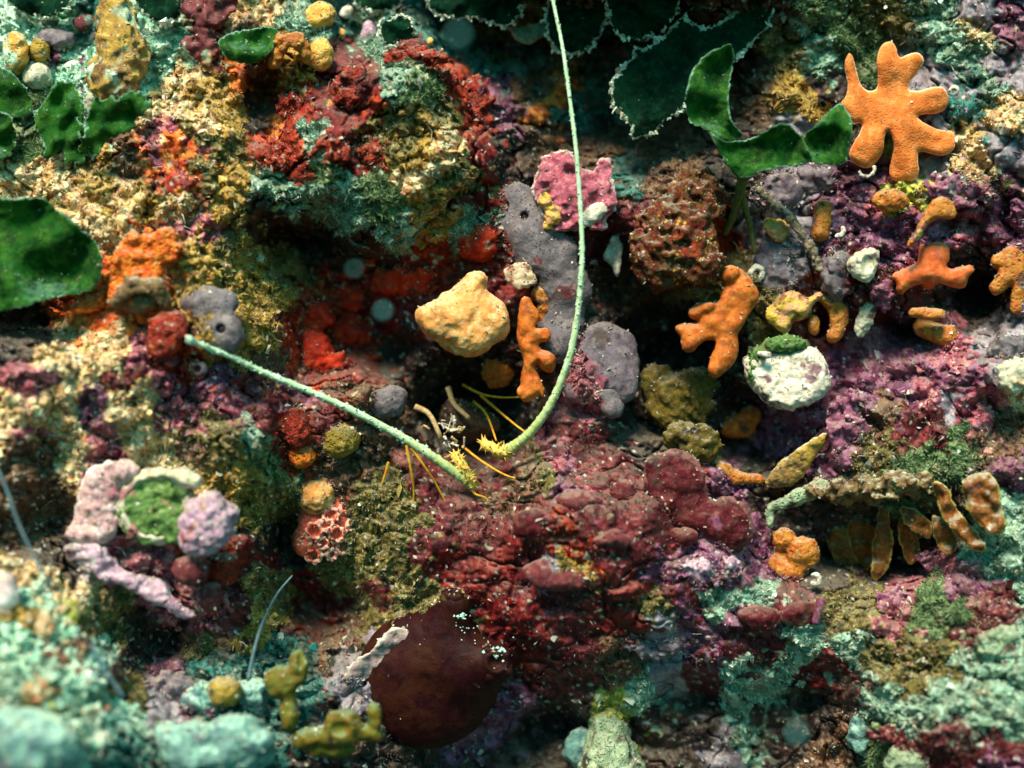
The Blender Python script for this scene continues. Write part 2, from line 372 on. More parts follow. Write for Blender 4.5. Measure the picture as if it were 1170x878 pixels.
# ------------------------------------------------------------------ the reef wall sheet
pal = np.array([PAL[k][:3] for k in KEYS], np.float32)          # class, tone, rgb
def tones(cls, x, y, z, seed=50):
    a = np.clip(fbm(x/21, y/21, z/21, seed, 3)*1.3+.5, 0, 1)[..., None]
    b = np.clip(fbm(x/9, y/9, z/9, seed+4, 3)*2.2+.15, 0, 1)[..., None]
    c = pal[cls,0]*(1-a) + pal[cls,1]*a
    return c*(1-b) + pal[cls,2]*b
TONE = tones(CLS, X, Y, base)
# strays of neighbouring growth: small spots of another crust here and there
sp = pn(X/11, Y/11, base/15, 61); sp2 = pn(X/6, Y/6, base/8, 62)
CL2 = classify(X+34*pn(X/40, Y/40, 0, 63)+12, Y+34*pn(X/40, Y/40, 0, 64)-9) if False else np.roll(np.roll(CLS, 23, 1), 17, 0)
m2 = np.clip((sp-.33)*7, 0, 1)[..., None]
TONE = TONE*(1-m2) + tones(CL2, X, Y, base, 70)*m2
m3 = (np.clip((sp2-.52)*9, 0, 1)*.8)[..., None]
TONE = TONE*(1-m3) + np.array((.55,.52,.42), np.float32)*m3
m4 = (np.clip((pn(X/8, Y/8, base/9, 65)-.5)*8, 0, 1)*.7)[..., None]
TONE = TONE*(1-m4) + np.array((.20,.05,.05), np.float32)*m4
film = np.clip(fbm(X/34, Y/34, base/40, 66, 3)*1.1+.12, 0, .75)[..., None]
bcol = np.stack([blur(TONE[...,c], 14) for c in range(3)], -1)
film = film*np.where(np.isin(CLS, [KEYS.index(k) for k in 'BRDO']), .45, 1)[..., None].astype(np.float32)
TONE = TONE*(1-film) + (bcol*.55+np.array((.13,.085,.055), np.float32)*.45)*film
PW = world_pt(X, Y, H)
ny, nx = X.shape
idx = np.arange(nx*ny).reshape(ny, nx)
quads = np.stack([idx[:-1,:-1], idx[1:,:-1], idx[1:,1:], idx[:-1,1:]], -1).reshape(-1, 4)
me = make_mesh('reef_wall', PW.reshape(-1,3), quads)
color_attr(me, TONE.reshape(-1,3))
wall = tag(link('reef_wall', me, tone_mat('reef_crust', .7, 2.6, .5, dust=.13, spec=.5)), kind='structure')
NRM = np.cross(np.gradient(PW, axis=0), np.gradient(PW, axis=1)).astype(np.float32)
NRM /= np.linalg.norm(NRM, axis=2)[..., None]+1e-12
if NRM[ny//2, nx//2, 1] > 0: NRM = -NRM
print('wall', time.time()-T0)

# ------------------------------------------------------------------ loose cover on the wall: turf and grit
inx0, inx1 = np.searchsorted(gx, -20), np.searchsorted(gx, 1190)
iny0, iny1 = np.searchsorted(gy, -20), np.searchsorted(gy, 900)
def scatter(n, dens, extra=None):
    out_i = []
    need = n
    while need > 0:
        j = RNG.integers(iny0, iny1, 4*n); i = RNG.integers(inx0, inx1, 4*n)
        w = tab[CLS[j,i], dens]
        if extra is not None: w = w*extra[j,i]
        k = RNG.random(4*n) < w/1.5
        out_i.append(np.stack([j[k], i[k]], -1)[:need]); need -= int(k.sum())
    return np.concatenate(out_i)[:n]

patchy = np.clip(pn(X/26, Y/26, 0, 80)*1.6+.55, .02, 1)
def turf_geo(name, p, nr, c, length, width, lift=1.0):
    n = len(p); p = p.astype(np.float32)
    L = (length*U*RNG.uniform(.45,1.35,n)).astype(np.float32)[:,None]; Wd = (width*U*RNG.uniform(.6,1.3,n)).astype(np.float32)[:,None]
    dirn = nr*lift + .55*RNG.normal(size=(n,3)) + np.array((0,-.15,.25))
    dirn /= np.linalg.norm(dirn, axis=1)[:,None]
    side = np.cross(dirn, RNG.normal(size=(n,3))); side /= np.linalg.norm(side, axis=1)[:,None]+1e-9
    bend = .35*RNG.normal(size=(n,3))
    p = p - nr*U*.8
    m = p + dirn*L*.55
    tip = p + dirn*L + bend*L
    v = np.stack([p-side*Wd*.5, p+side*Wd*.5, m+side*Wd*.45, m-side*Wd*.45, tip], 1)
    bse = np.arange(n)[:,None]*5
    c = c*RNG.uniform(.65,1.5,(n,1)) + RNG.uniform(0,.07,(n,1))*np.array((.8,1,.75))
    me = make_mesh(name, v.reshape(-1,3), bse + np.array([[0,1,2,3]]), bse + np.array([[3,2,4]]), True)
    color_attr(me, np.repeat(np.clip(c,0,.85)[:,None,:], 5, 1).reshape(-1,3))
    return link(name, me, TURF)
def turf(name, n, length, width, dens, pick=None):
    ji = scatter(n, dens, patchy if pick is None else pick)
    j, i = ji[:,0], ji[:,1]
    return turf_geo(name, PW[j,i], NRM[j,i], tones(CLS[j,i], X[j,i], Y[j,i], H[j,i]+np.float32(5), 50), length, width)
TURF = tone_mat('turf_blade', 0, 3, .65)
tag(turf('algal_turf', 85000, 4.4, 1.1, 3), kind='stuff')
gpick = patchy*((CLS == KEYS.index('G')) | ((CLS == KEYS.index('T')) & (Y < 330) & (X > 230) & (X < 620)))
tag(turf('feathery_turf', 34000, 5.4, 1.15, 3, gpick), kind='stuff')

OCT = np.array([(1,0,0),(-1,0,0),(0,1,0),(0,-1,0),(0,0,1),(0,0,-1)], np.float32)
OCF = np.array([(0,2,4),(2,1,4),(1,3,4),(3,0,4),(2,0,5),(1,2,5),(3,1,5),(0,3,5)])
def grit_geo(name, p, nr, c, size, pale=.35):
    n = len(p); p = p + nr*(U*.3)
    s = np.minimum(size*U*RNG.gamma(2.2,.42,n), size*U*2.4)
    A = RNG.normal(size=(n,3,3))
    A /= np.linalg.norm(A, axis=2)[:,:,None]
    A *= RNG.uniform(.45,1.2,(n,3,1))
    loc = OCT[None]*RNG.uniform(.7,1.25,(n,6,1))
    v = np.einsum('nkc,ncd->nkd', loc, A)*s[:,None,None] + p[:,None,:]
    f = (np.arange(n)[:,None,None]*6 + OCF[None]).reshape(-1,3)
    tint_ = np.array([(.62,.62,.52),(.70,.72,.62),(.48,.36,.22),(.42,.16,.15),(.30,.34,.22),(.60,.62,.58)])[RNG.integers(0,6,n)]
    k = (RNG.random(n) < pale)[:,None]
    c = np.where(k, c*.45+tint_*.55, c*RNG.uniform(.6,1.4,(n,1)))
    me = make_mesh(name, v.reshape(-1,3), None, f, False)
    color_attr(me, np.repeat(np.clip(c,0,.85)[:,None,:], 6, 1).reshape(-1,3))
    return link(name, me, GRIT)
def grit(name, n, size, dens, pale=.35, pick=None):
    ji = scatter(n, dens, pick)
    j, i = ji[:,0], ji[:,1]
    return grit_geo(name, PW[j,i], NRM[j,i], tones(CLS[j,i], X[j,i], Y[j,i], H[j,i]+np.float32(9), 90), size, pale)
_ji = scatter(420, 4)
_c = np.tile(np.array((.50,.50,.40)), (420,1))
tag(turf_geo('fine_filaments', PW[_ji[:,0],_ji[:,1]], NRM[_ji[:,0],_ji[:,1]], _c, 15, .6), kind='stuff')
GRIT = tone_mat('grit', 0, 3, .42, spec=.6)
tag(grit('sediment_grit', 42000, 1.5, 4, .4), kind='stuff')
tag(grit('reef_rubble', 7000, 3.3, 4, .25), kind='stuff')
print('cover', time.time()-T0)

# ------------------------------------------------------------------ organic solids: a distance field turned into a closed mesh
def poly_sdf(P, GX, GY):
    P = np.asarray(P, np.float32)
    d = np.full(GX.shape, 1e12, np.float32); s = np.ones(GX.shape, np.float32)
    n = len(P)
    for a in range(n):
        b = (a-1) % n
        ex, ey = P[b]-P[a]
        wx, wy = GX-P[a,0], GY-P[a,1]
        t = np.clip((wx*ex+wy*ey)/(ex*ex+ey*ey+1e-9), 0, 1)
        d = np.minimum(d, (wx-ex*t)**2+(wy-ey*t)**2)
        c1 = GY >= P[a,1]; c2 = GY < P[b,1]; c3 = ex*wy > ey*wx
        s = np.where((c1&c2&c3)|(~c1&~c2&~c3), -s, s)
    return s*np.sqrt(d)
def smooth_poly(P, n=2):
    P = np.asarray(P, float)
    for _ in range(n):
        Q = np.roll(P,-1,0); P = np.stack([.75*P+.25*Q, .25*P+.75*Q], 1).reshape(-1,2)
    return P

def prim_bounds(p):
    if p[0] == 'c':
        a = np.array(p[1:4]); b = np.array(p[4:7]); r = max(p[7],p[8])
        return np.minimum(a,b)-r, np.maximum(a,b)+r
    if p[0] == 'e':
        c = np.array(p[1:4]); r = np.array(p[4:7], float)
        if len(p) > 7 and p[7]: r[0] = r[1] = max(r[0], r[1])
        return c-r, c+r
    P = np.asarray(p[1], float); T = p[2]; dz = p[4]; o = p[5] if len(p) > 5 else {}
    ext = abs(o.get('tx',0))*(P[:,0].max()-P[:,0].min())/2 + abs(o.get('ty',0))*(P[:,1].max()-P[:,1].min())/2 + abs(o.get('ruf',0))*1.3 + abs(o.get('cup',0))
    return np.array([P[:,0].min(),P[:,1].min(),dz-T-ext]), np.array([P[:,0].max(),P[:,1].max(),dz+T+ext])

def prim_eval(p, GX, GY, GZ):
    if p[0] == 'c':
        a = np.array(p[1:4], np.float32); b = np.array(p[4:7], np.float32); ab = b-a
        L2 = float((ab**2).sum())+1e-6
        t = np.clip(((GX-a[0])*ab[0]+(GY-a[1])*ab[1]+(GZ-a[2])*ab[2])/L2, 0, 1)
        return np.sqrt((GX-a[0]-t*ab[0])**2+(GY-a[1]-t*ab[1])**2+(GZ-a[2]-t*ab[2])**2) - (p[7]+(p[8]-p[7])*t), None
    if p[0] == 'e':
        x, y, z = GX-p[1], GY-p[2], GZ-p[3]
        if len(p) > 7 and p[7]:
            c, s = math.cos(R(p[7])), math.sin(R(p[7])); x, y = c*x+s*y, -s*x+c*y
        k0 = np.sqrt((x/p[4])**2+(y/p[5])**2+(z/p[6])**2); k1 = np.sqrt((x/p[4]**2)**2+(y/p[5]**2)**2+(z/p[6]**2)**2)
        return k0*(k0-1)/(k1+1e-6), None
    P = smooth_poly(p[1]); T, Rr, dz = p[2], p[3], p[4]; o = p[5] if len(p) > 5 else {}
    x2, y2 = GX[:,:,0], GY[:,:,0]
    s = poly_sdf(P, x2, y2)
    if o.get('jag'): s = s + o['jag']*fbm(x2/7, y2/7, 0, 140, 2)
    xm, ym = P[:,0].mean(), P[:,1].mean()
    zc = dz + o.get('tx',0)*(x2-xm) + o.get('ty',0)*(y2-ym)
    if o.get('ruf'): zc = zc + o['ruf']*pn(x2/o.get('rwl',28), y2/o.get('rwl',28), 0, o.get('seed',3))*1.2
    if o.get('cup'): zc = zc + o['cup']*(1-np.clip(-s/(o.get('cr',25)),0,1))**2
    hh = T*np.sqrt(np.clip(1-(1-np.clip(-s/Rr,0,1))**2, 0, 1))
    z = np.abs(GZ - zc[:,:,None])
    S3 = s[:,:,None]
    return np.where(S3 < 0, np.maximum(z-hh[:,:,None], S3), np.hypot(S3, z)), s

EDG = np.array([(0,1),(2,3),(4,5),(6,7),(0,2),(1,3),(4,6),(5,7),(0,4),(1,5),(2,6),(3,7)])
COR = np.array([(a,b,c) for a in (0,1) for b in (0,1) for c in (0,1)])   # index = 4a+2b+c
def surface_net(F, org, h):
    S = F < 0
    cells = None
    cnt = np.zeros(tuple(np.array(F.shape)-1), np.int8)
    nx_, ny_, nz_ = cnt.shape
    for a,b,c in COR: cnt += S[a:a+nx_, b:b+ny_, c:c+nz_]
    act = np.argwhere((cnt > 0) & (cnt < 8))
    ids = np.full(cnt.shape, -1, np.int32); ids[act[:,0],act[:,1],act[:,2]] = np.arange(len(act))
    vals = np.stack([F[act[:,0]+a, act[:,1]+b, act[:,2]+c] for a,b,c in COR], 1)
    acc = np.zeros((len(act),3)); n = np.zeros(len(act))
    for e0, e1 in EDG:
        v0, v1 = vals[:,e0], vals[:,e1]
        m = (v0 < 0) != (v1 < 0)
        t = np.where(m, v0/np.where(m, v0-v1, 1), 0)[:,None]
        acc += np.where(m[:,None], COR[e0]*(1-t)+COR[e1]*t, 0); n += m
    V = (act + acc/n[:,None])*h + org
    Q = []
    for ax in range(3):
        o1, o2 = [(1,2),(2,0),(0,1)][ax]
        sl0 = [slice(1,-1)]*3; sl1 = [slice(1,-1)]*3
        sl0[ax] = slice(0,-1); sl1[ax] = slice(1,None)
        A = S[tuple(sl0)]; B = S[tuple(sl1)]
        for flip, M in ((False, A & ~B), (True, ~A & B)):
            e = np.argwhere(M)
            if not len(e): continue
            off = np.array([1,1,1]); off[ax] = 0
            e = e + off
            d1 = np.zeros(3,int); d1[o1] = 1; d2 = np.zeros(3,int); d2[o2] = 1
            q = [e-d1-d2, e-d2, e, e-d1]
            q = np.stack([ids[x[:,0],x[:,1],x[:,2]] for x in q], 1)
            Q.append(q if not flip else q[:, ::-1])
    Q = np.concatenate(Q)
    Q = Q[(Q >= 0).all(1)]
    return V, Q[:, ::-1]           # reef coordinates are left-handed in metres

def solid(prims, k=5, h=2.0, nz=((1.2,10),), sub=(), z0=0, seed=0, rimless=False):
    lo = np.min([prim_bounds(p)[0] for p in prims], 0) - 4*h; hi = np.max([prim_bounds(p)[1] for p in prims], 0) + 4*h
    ax = [np.arange(lo[i], hi[i]+h, h, dtype=np.float32) for i in range(3)]
    GX, GY, GZ = np.meshgrid(*ax, indexing='ij')
    F = None; inset = None
    for p in prims:
        f, s = prim_eval(p, GX, GY, GZ)
        if s is not None: inset = s if inset is None else np.minimum(inset, s)
        if F is None: F = f
        else:
            q = np.clip(.5+.5*(F-f)/k, 0, 1)
            F = F*(1-q)+f*q - k*q*(1-q)
    for amp, wl in nz:
        F = F - amp*pn(GX/wl, GY/wl, GZ/wl, 200+seed)
    for p in sub:
        f, _ = prim_eval(p, GX, GY, GZ)
        kk = 2.5
        q = np.clip(.5-.5*(F+f)/kk, 0, 1)
        F = F*(1-q) - f*q + kk*q*(1-q)
    for i in range(3):
        sl = [slice(None)]*3
        for e in (0,-1):
            sl[i] = e; F[tuple(sl)] = np.maximum(F[tuple(sl)], .3)
    V, Q = surface_net(F, np.array([a[0] for a in ax]), h)
    ins = None
    if inset is not None:
        i = np.clip(np.round((V[:,0]-ax[0][0])/h).astype(int), 0, len(ax[0])-1); j = np.clip(np.round((V[:,1]-ax[1][0])/h).astype(int), 0, len(ax[1])-1)
        ins = -inset[i, j]
    V = V + np.array([0,0,z0])
    return V, Q, ins

def wall_tone(x, y):
    i = np.clip(np.searchsorted(gx, x), 0, len(gx)-1); j = np.clip(np.searchsorted(gy, y), 0, len(gy)-1)
    return TONE[j, i]
NT = [0]
SURF = []
RIMS = []
def grow(name, label, cat, m, prims, anchor=None, off=0, k=5, h=2.0, nz=((1.2,10),), sub=(), group=None, parent=None, z=None, film=1.0, sink=0, blend=1.0):
    """one solid: prims in reef coordinates, depths relative to the wall under its anchor"""
    lo = np.min([prim_bounds(p)[0] for p in prims], 0); hi = np.max([prim_bounds(p)[1] for p in prims], 0)
    ax, ay = anchor if anchor else ((lo[0]+hi[0])/2, (lo[1]+hi[1])/2)
    z0 = z if z is not None else hs(ax, ay)+off-sink
    nz = [(a_*1.35, w_) for a_, w_ in nz]
    NT[0] += 1
    V, Q, ins = solid(prims, k, h, nz, sub, z0, NT[0])
    W = world_pt(V[:,0], V[:,1], V[:,2])
    if parent is not None:
        org = np.array(parent.matrix_basis.translation)
        loc = None
        pp = parent.parent
        while pp is not None:
            org = org + np.array(pp.matrix_basis.translation); pp = pp.parent
        me = make_mesh(name, W-org, Q)
        o = link(name, me, m, parent)
    else:
        org = world_pt(np.float64(ax), np.float64(ay), np.float64(z0))
        me = make_mesh(name, W-org, Q)
        o = link(name, me, m, None, org)
    if ins is not None: float_attr(me, ins, 'inset')
    gap = V[:,2]-bil(Hc, V[:,0], V[:,1])
    x_, y_, z_ = [V[:,q].astype(np.float32) for q in range(3)]
    jit = 9*pn(x_/11, y_/11, z_/11, 301) + 5*pn(x_/4.5, y_/4.5, z_/4.5, 302)
    foot = np.clip(1-(gap+jit-1)/9, 0, 1)
    patch = np.clip((fbm(x_/24, y_/24, z_/24, 303, 3)-.38)*5, 0, 1)*.85
    foot = np.maximum(foot*blend, patch*min(1, film)*blend)
    color_attr(me, wall_tone(V[:,0]+8*pn(x_/9, y_/9, z_/9, 304), V[:,1]+8*pn(x_/9, y_/9, z_/9, 305)), 'near')
    float_attr(me, foot, 'foot')
    if film:
        nv = np.zeros(len(V)*3, np.float32); me.vertex_normals.foreach_get('vector', nv)
        SURF.append((W, nv.reshape(-1,3), V, film, h))
        if m.name == 'dark_green_blade': RIMS.append((W[ins < 2.2], nv.reshape(-1,3)[ins < 2.2]))
    return tag(o, label, cat, group)
def root(name, label, cat, px, py, d, group=None):
    o = bpy.data.objects.new(name, None); COL.objects.link(o)
    o.location = world_pt(np.float64(px), np.float64(py), np.float64(d)); o.empty_display_size = .01
    return tag(o, label, cat, group)
def chain(pts, r0, r1, dz=None):
    """capsules along a path of (x, y, d)"""
    n = len(pts)-1
    return [('c', *pts[i], *pts[i+1], r0+(r1-r0)*i/n, r0+(r1-r0)*(i+1)/n) for i in range(n)]
def crop(ox, oy, pts): return [(ox+x/3.9, oy+y/3.9) for x, y in pts]
# ------------------------------------------------------------------ materials of the animals and plants
ORANGE = organic('orange_sponge', (.70,.205,.045), (.60,.145,.028), (.76,.29,.09), 22, .35, 2.2, .8, .12, rim=(.86,.56,.34), rim_w=1.8, dust=.25, sss=.15, film=.08, dust_c=(.8,.62,.42), pore=3)
ORANGE_DK = organic('rust_sponge', (.50,.125,.016), (.38,.075,.011), (.58,.20,.035), 18, .35, 3, .55, .3, dust=.15, sss=.1, film=.22)
VERMILION = organic('vermilion_sponge', (.62,.13,.03), (.50,.085,.02), (.68,.20,.06), 24, .3, 3, .55, .3, dust=.2, sss=.1, film=.10)
AMBER = organic('amber_sponge', (.46,.15,.022), (.36,.085,.016), (.46,.26,.04), 16, .45, 3, .5, .4, dust=.25, pore=5)
YELLOWPINK = organic('yellow_pink_sponge', (.62,.42,.05), (.66,.30,.18), (.45,.30,.03), 15, .4, 3, .5, .4, pore=5)
BEIGE = organic('beige_sponge', (.74,.36,.115), (.60,.23,.055), (.82,.54,.26), 20, .7, 2.4, .75, .2, dust=.35, sss=.1, dust_c=(.84,.74,.52), film=.15)
YBALL = organic('yellow_ball_sponge', (.66,.38,.07), (.58,.27,.04), (.70,.52,.20), 20, .5, 3, .6, .3, dust=.3, sss=.1, pore=3.5)
MUSTARD = organic('mustard_sponge', (.38,.25,.04), (.26,.17,.03), (.46,.33,.08), 16, .8, 3, .7, .2, dust=.2, pore=4)
OLIVE = organic('olive_sponge', (.12,.085,.015), (.07,.055,.011), (.19,.12,.02), 20, 1, 4, .7, .2, dust=.2, film=.35)
OCHRE_COL = organic('ochre_column', (.46,.28,.045), (.20,.10,.05), (.56,.38,.10), 26, .9, 4, .7, .25, dust=.7, dust_c=(.62,.70,.52))
GREY = organic('grey_sponge', (.135,.115,.135), (.085,.07,.085), (.20,.175,.19), 34, .45, 4, .45, .45, speck=(.06,.04,.055), speck_amt=.45, speck_wl=4, dust=.12)
MAUVE = organic('mauve_sponge', (.155,.12,.155), (.10,.075,.10), (.22,.185,.21), 30, .4, 4, .45, .45, speck=(.07,.045,.065), speck_amt=.35, speck_wl=4, dust=.15)
HOLE = organic('dark_pore_shade', (.02,.015,.02), (.03,.02,.025), None, 8, .3, 2, .6, film=.06)  # near-black disc painting the shade inside each pore
RED = organic('red_sponge', (.24,.016,.008), (.12,.009,.008), (.42,.045,.012), 12, .7, 3, .55, .35, dust=.2, pore=4)
REDORANGE = organic('red_orange_crust', (.68,.14,.012), (.55,.07,.010), (.74,.28,.03), 15, .8, 3, .6, .3, dust=.3, pore=5)
MAROON = organic('maroon_alga', (.085,.008,.013), (.05,.005,.009), (.14,.020,.025), 26, .4, 3, .55, .25, rim=(.26,.10,.09), rim_w=2, dust=.1)
ASC = organic('dark_ascidian', (.020,.0026,.0045), (.034,.009,.005), (.011,.002,.003), 44, .35, 2.6, .5, .25, speck=(.16,.10,.09), speck_amt=.12, speck_wl=5, film=.03)
BLADE = organic('green_blade', (.020,.145,.016), (.008,.06,.012), (.07,.22,.025), 30, .6, 4, .7, .2, rim=(.35,.62,.46), rim_w=2.0, speck=(.45,.70,.54), speck_amt=.14, speck_wl=3.2, dust=.3, dust_c=(.25,.55,.42), film=.15, leaf=.42)
BLADE_DK = organic('dark_green_blade', (.004,.042,.020), (.003,.020,.013), (.010,.07,.032), 26, .6, 4, .7, .06, rim=(.60,.72,.56), rim_w=3.0, film=.05, leaf=.35, keep_amt=.3)  # dark green, lowered further for the shade among the top blades
BLADE_PALE = organic('pale_blade', (.22,.42,.32), (.12,.28,.20), (.34,.52,.40), 12, .6, 3, .5, .4, rim=(.55,.64,.46), rim_w=2.2, dust=.3)
PINK = organic('pink_coralline', (.46,.10,.16), (.34,.06,.10), (.58,.22,.27), 14, .7, 3, .6, .3, rim=(.80,.70,.66), rim_w=2.6, dust=.25)
PINKPALE = organic('pale_pink_crust', (.58,.35,.33), (.44,.22,.27), (.70,.56,.55), 13, .8, 3, .6, .3, rim=(.80,.76,.76), rim_w=3, speck=(.74,.66,.72), speck_amt=.4, speck_wl=5, dust=.3, film=.4)
LILAC = organic('lilac_coralline', (.50,.30,.42), (.38,.20,.32), (.66,.54,.60), 11, .9, 3, .6, .3, speck=(.78,.72,.74), speck_amt=.35, speck_wl=4, dust=.35)
MAGENTA = organic('magenta_crust', (.27,.075,.15), (.18,.045,.09), (.38,.19,.26), 11, .7, 3, .6, .3, dust=.2)
ROSE = organic('rose_crust', (.15,.026,.034), (.10,.018,.024), (.22,.07,.07), 20, .5, 3, .6, .3, dust=.18)
WHITE = organic('chalky_white', (.74,.70,.60), (.58,.50,.36), (.84,.82,.76), 10, .9, 3, .7, .25, speck=(.42,.36,.12), speck_amt=.22, speck_wl=5)
SHELL = organic('weathered_shell', (.62,.60,.46), (.44,.42,.26), (.74,.72,.60), 9, .9, 2.6, .6, .35, speck=(.24,.24,.08), speck_amt=.3, speck_wl=5, dust=.2)
SHELLIN = organic('green_lining', (.10,.22,.06), (.05,.12,.035), (.20,.32,.08), 14, .7, 3.5, .6, .3)
TUBE = organic('white_tube', (.62,.58,.50), (.50,.45,.38), None, 6, .5, 2, .5, .4, film=.25)
CUP = organic('red_cup', (.62,.10,.05), (.52,.07,.04), (.70,.24,.16), 9, .5, 2.5, .5, .4)
CUPRIM = organic('pale_cup_rim', (.74,.36,.28), (.66,.24,.18), (.80,.55,.46), 6, .5, 2, .5, .4)
TEALROCK = organic('teal_light_rock', (.15,.33,.30), (.10,.20,.22), (.24,.46,.38), 30, .8, 5, .7, .25, speck=(.6,.8,.66), speck_amt=.2, speck_wl=6, dust=.5, dust_c=(.45,.72,.58))  # rock colour with the teal edge light painted into it
FINGER = organic('pale_green_sponge', (.26,.36,.22), (.19,.26,.16), (.36,.46,.30), 22, .7, 3, .65, .25, dust=.25, pore=4)
LIME = organic('lime_lobed_sponge', (.135,.125,.014), (.15,.085,.010), (.08,.13,.03), 18, .4, 3, .5, .4, dust=.4, dust_c=(.14,.32,.20), film=.15, sss=.15)
REDTURF = organic('red_turf_lump', (.13,.012,.008), (.05,.012,.008), (.17,.11,.02), 13, 1, 3.5, .7, .25, speck=(.50,.26,.05), speck_amt=.35, speck_wl=6, dust=.25, film=.3)
BROWN = organic('brown_film_rock', (.17,.10,.05), (.26,.18,.08), (.10,.06,.035), 18, .9, 4, .7, .25, dust=.5)
PLATE = organic('grey_pink_plate', (.36,.28,.27), (.28,.18,.19), (.46,.42,.36), 18, .6, 3, .6, .3, rim=(.55,.58,.48), rim_w=3, dust=.35)
CREAM = organic('cream_fan', (.62,.46,.30), (.50,.34,.20), (.70,.58,.42), 12, .6, 3, .6, .3, speck=(.05,.035,.03), speck_amt=.55, speck_wl=4)
ANT = organic('pale_green_antenna', (.52,.72,.50), (.42,.62,.36), (.62,.80,.64), 16, .5, 2, .5, .4, film=.06)
ANTBASE = organic('yellow_spines', (.70,.48,.08), (.60,.36,.05), (.76,.62,.24), 6, .6, 2, .5, .4, film=.06)
LEG = organic('yellow_leg', (.70,.34,.015), (.58,.20,.012), (.76,.48,.05), 12, .3, 2, .4, .5, film=.06)
TAN = organic('tan_limb', (.46,.30,.13), (.34,.20,.08), (.56,.44,.26), 9, .6, 2, .5, .4)
CARAP = organic('dark_carapace', (.05,.025,.018), (.08,.035,.02), (.12,.07,.03), 10, .7, 3, .45, .5)
FILIG = organic('white_filigree', (.62,.58,.50), (.40,.34,.28), None, 6, .5, 2, .5, .4)
HYDR = organic('blue_grey_strand', (.10,.19,.23), (.07,.13,.16), None, 10, .4, 2, .6, .3)
TWIG = organic('grey_brown_twig', (.24,.18,.12), (.16,.11,.07), (.34,.30,.22), 10, .8, 3, .7, .25, dust=.3)
STALK = organic('olive_stalk', (.11,.13,.03), (.08,.09,.025), (.16,.17,.05), 10, .6, 3, .6, .3)
TUFT = organic('green_tuft', (.08,.18,.04), (.05,.11,.03), (.14,.24,.08), 8, .6, 2, .6, .3)
MOTE = organic('teal_mote', (.14,.50,.50), (.14,.50,.50), None, 8, 0, 2, .6, .3, film=0)

# ------------------------------------------------------------------ the spiny lobster in the hole
lob = root('spiny_lobster', 'spiny lobster hidden in the dark hole with two long pale antennae and thin yellow legs', 'lobster', 540, 500, -40)
grow('carapace', None, None, CARAP, [('e',536,482,-78,34,20,34,15),('c',520,470,-60,560,485,-50,14,12)], parent=lob, z=0, k=8, nz=((2.5,8),(1,4)))
a1 = [(541,556,8),(528,546,16),(500,526,26),(470,506,33),(440,489,40),(400,468,52),(350,446,66),(300,425,82),(262,407,100),(216,389,126)]
def taper(pts, r0, r1, mul=3, pw=1):
    P = np.array(pts, float); t = np.linspace(0, len(P)-1, len(P)*mul)
    i = np.clip(t.astype(int), 0, len(P)-2); f = (t-i)[:,None]
    p0 = P[np.clip(i-1,0,len(P)-1)]; p1 = P[i]; p2 = P[i+1]; p3 = P[np.clip(i+2,0,len(P)-1)]
    Q = .5*((2*p1)+(-p0+p2)*f+(2*p0-5*p1+4*p2-p3)*f*f+(-p0+3*p1-3*p2+p3)*f**3)
    n = len(Q); return Q, r1+(r0-r1)*(1-np.linspace(0,1,n))**pw
def tube_geo(pts, r0, r1, sides=10, mul=3, wob=.06, pw=1):
    Q, rad = taper(pts, r0, r1, mul, pw)
    W = world_pt(Q[:,0], Q[:,1], Q[:,2])
    T = np.gradient(W, axis=0); T /= np.linalg.norm(T,axis=1)[:,None]
    up = np.array((.31,.2,.93)); A = np.cross(T, up); A /= np.linalg.norm(A,axis=1)[:,None]; B = np.cross(T, A)
    th = np.linspace(0, 2*math.pi, sides, endpoint=False)
    rr = (rad*U)[:,None]*(1+wob*RNG.normal(size=(len(Q),sides)))
    V = W[:,None,:] + rr[:,:,None]*(np.cos(th)[None,:,None]*A[:,None,:]+np.sin(th)[None,:,None]*B[:,None,:])
    n = len(Q); V = V.reshape(-1,3)
    q = [(i*sides+j, i*sides+(j+1)%sides, (i+1)*sides+(j+1)%sides, (i+1)*sides+j) for i in range(n-1) for j in range(sides)]
    V = np.concatenate([V, W[:1], W[-1:]]); c0, c1 = n*sides, n*sides+1
    t = [(c0,(j+1)%sides,j) for j in range(sides)] + [(c1,(n-1)*sides+j,(n-1)*sides+(j+1)%sides) for j in range(sides)]
    return V, np.array(q), np.array(t), W, rad*U
def tube(name, pts, r0, r1, m, parent=None, label=None, cat=None, group=None, sides=10, mul=3, wob=.06, pw=1):
    V, q, t, W, rad = tube_geo(pts, r0, r1, sides, mul, wob, pw)
    org = W[0]
    if parent is not None:
        org = np.array(parent.matrix_basis.translation); pp = parent.parent
        while pp is not None: org = org+np.array(pp.matrix_basis.translation); pp = pp.parent
    me = make_mesh(name, V-org, q, t)
    if name == 'antenna':
        al = np.repeat(np.linspace(0,1,len(W)), sides); al = np.concatenate([al, [0, 1]])
        color_attr(me, np.tile(np.array((.34,.36,.04)), (len(al),1)), 'near'); float_attr(me, np.clip(1.05-al*2.0+.2*RNG.normal(size=len(al)), 0, .85)*.9, 'foot')
    o = link(name, me, m, parent, None if parent is not None else org)
    return tag(o, label, cat, group), W, rad
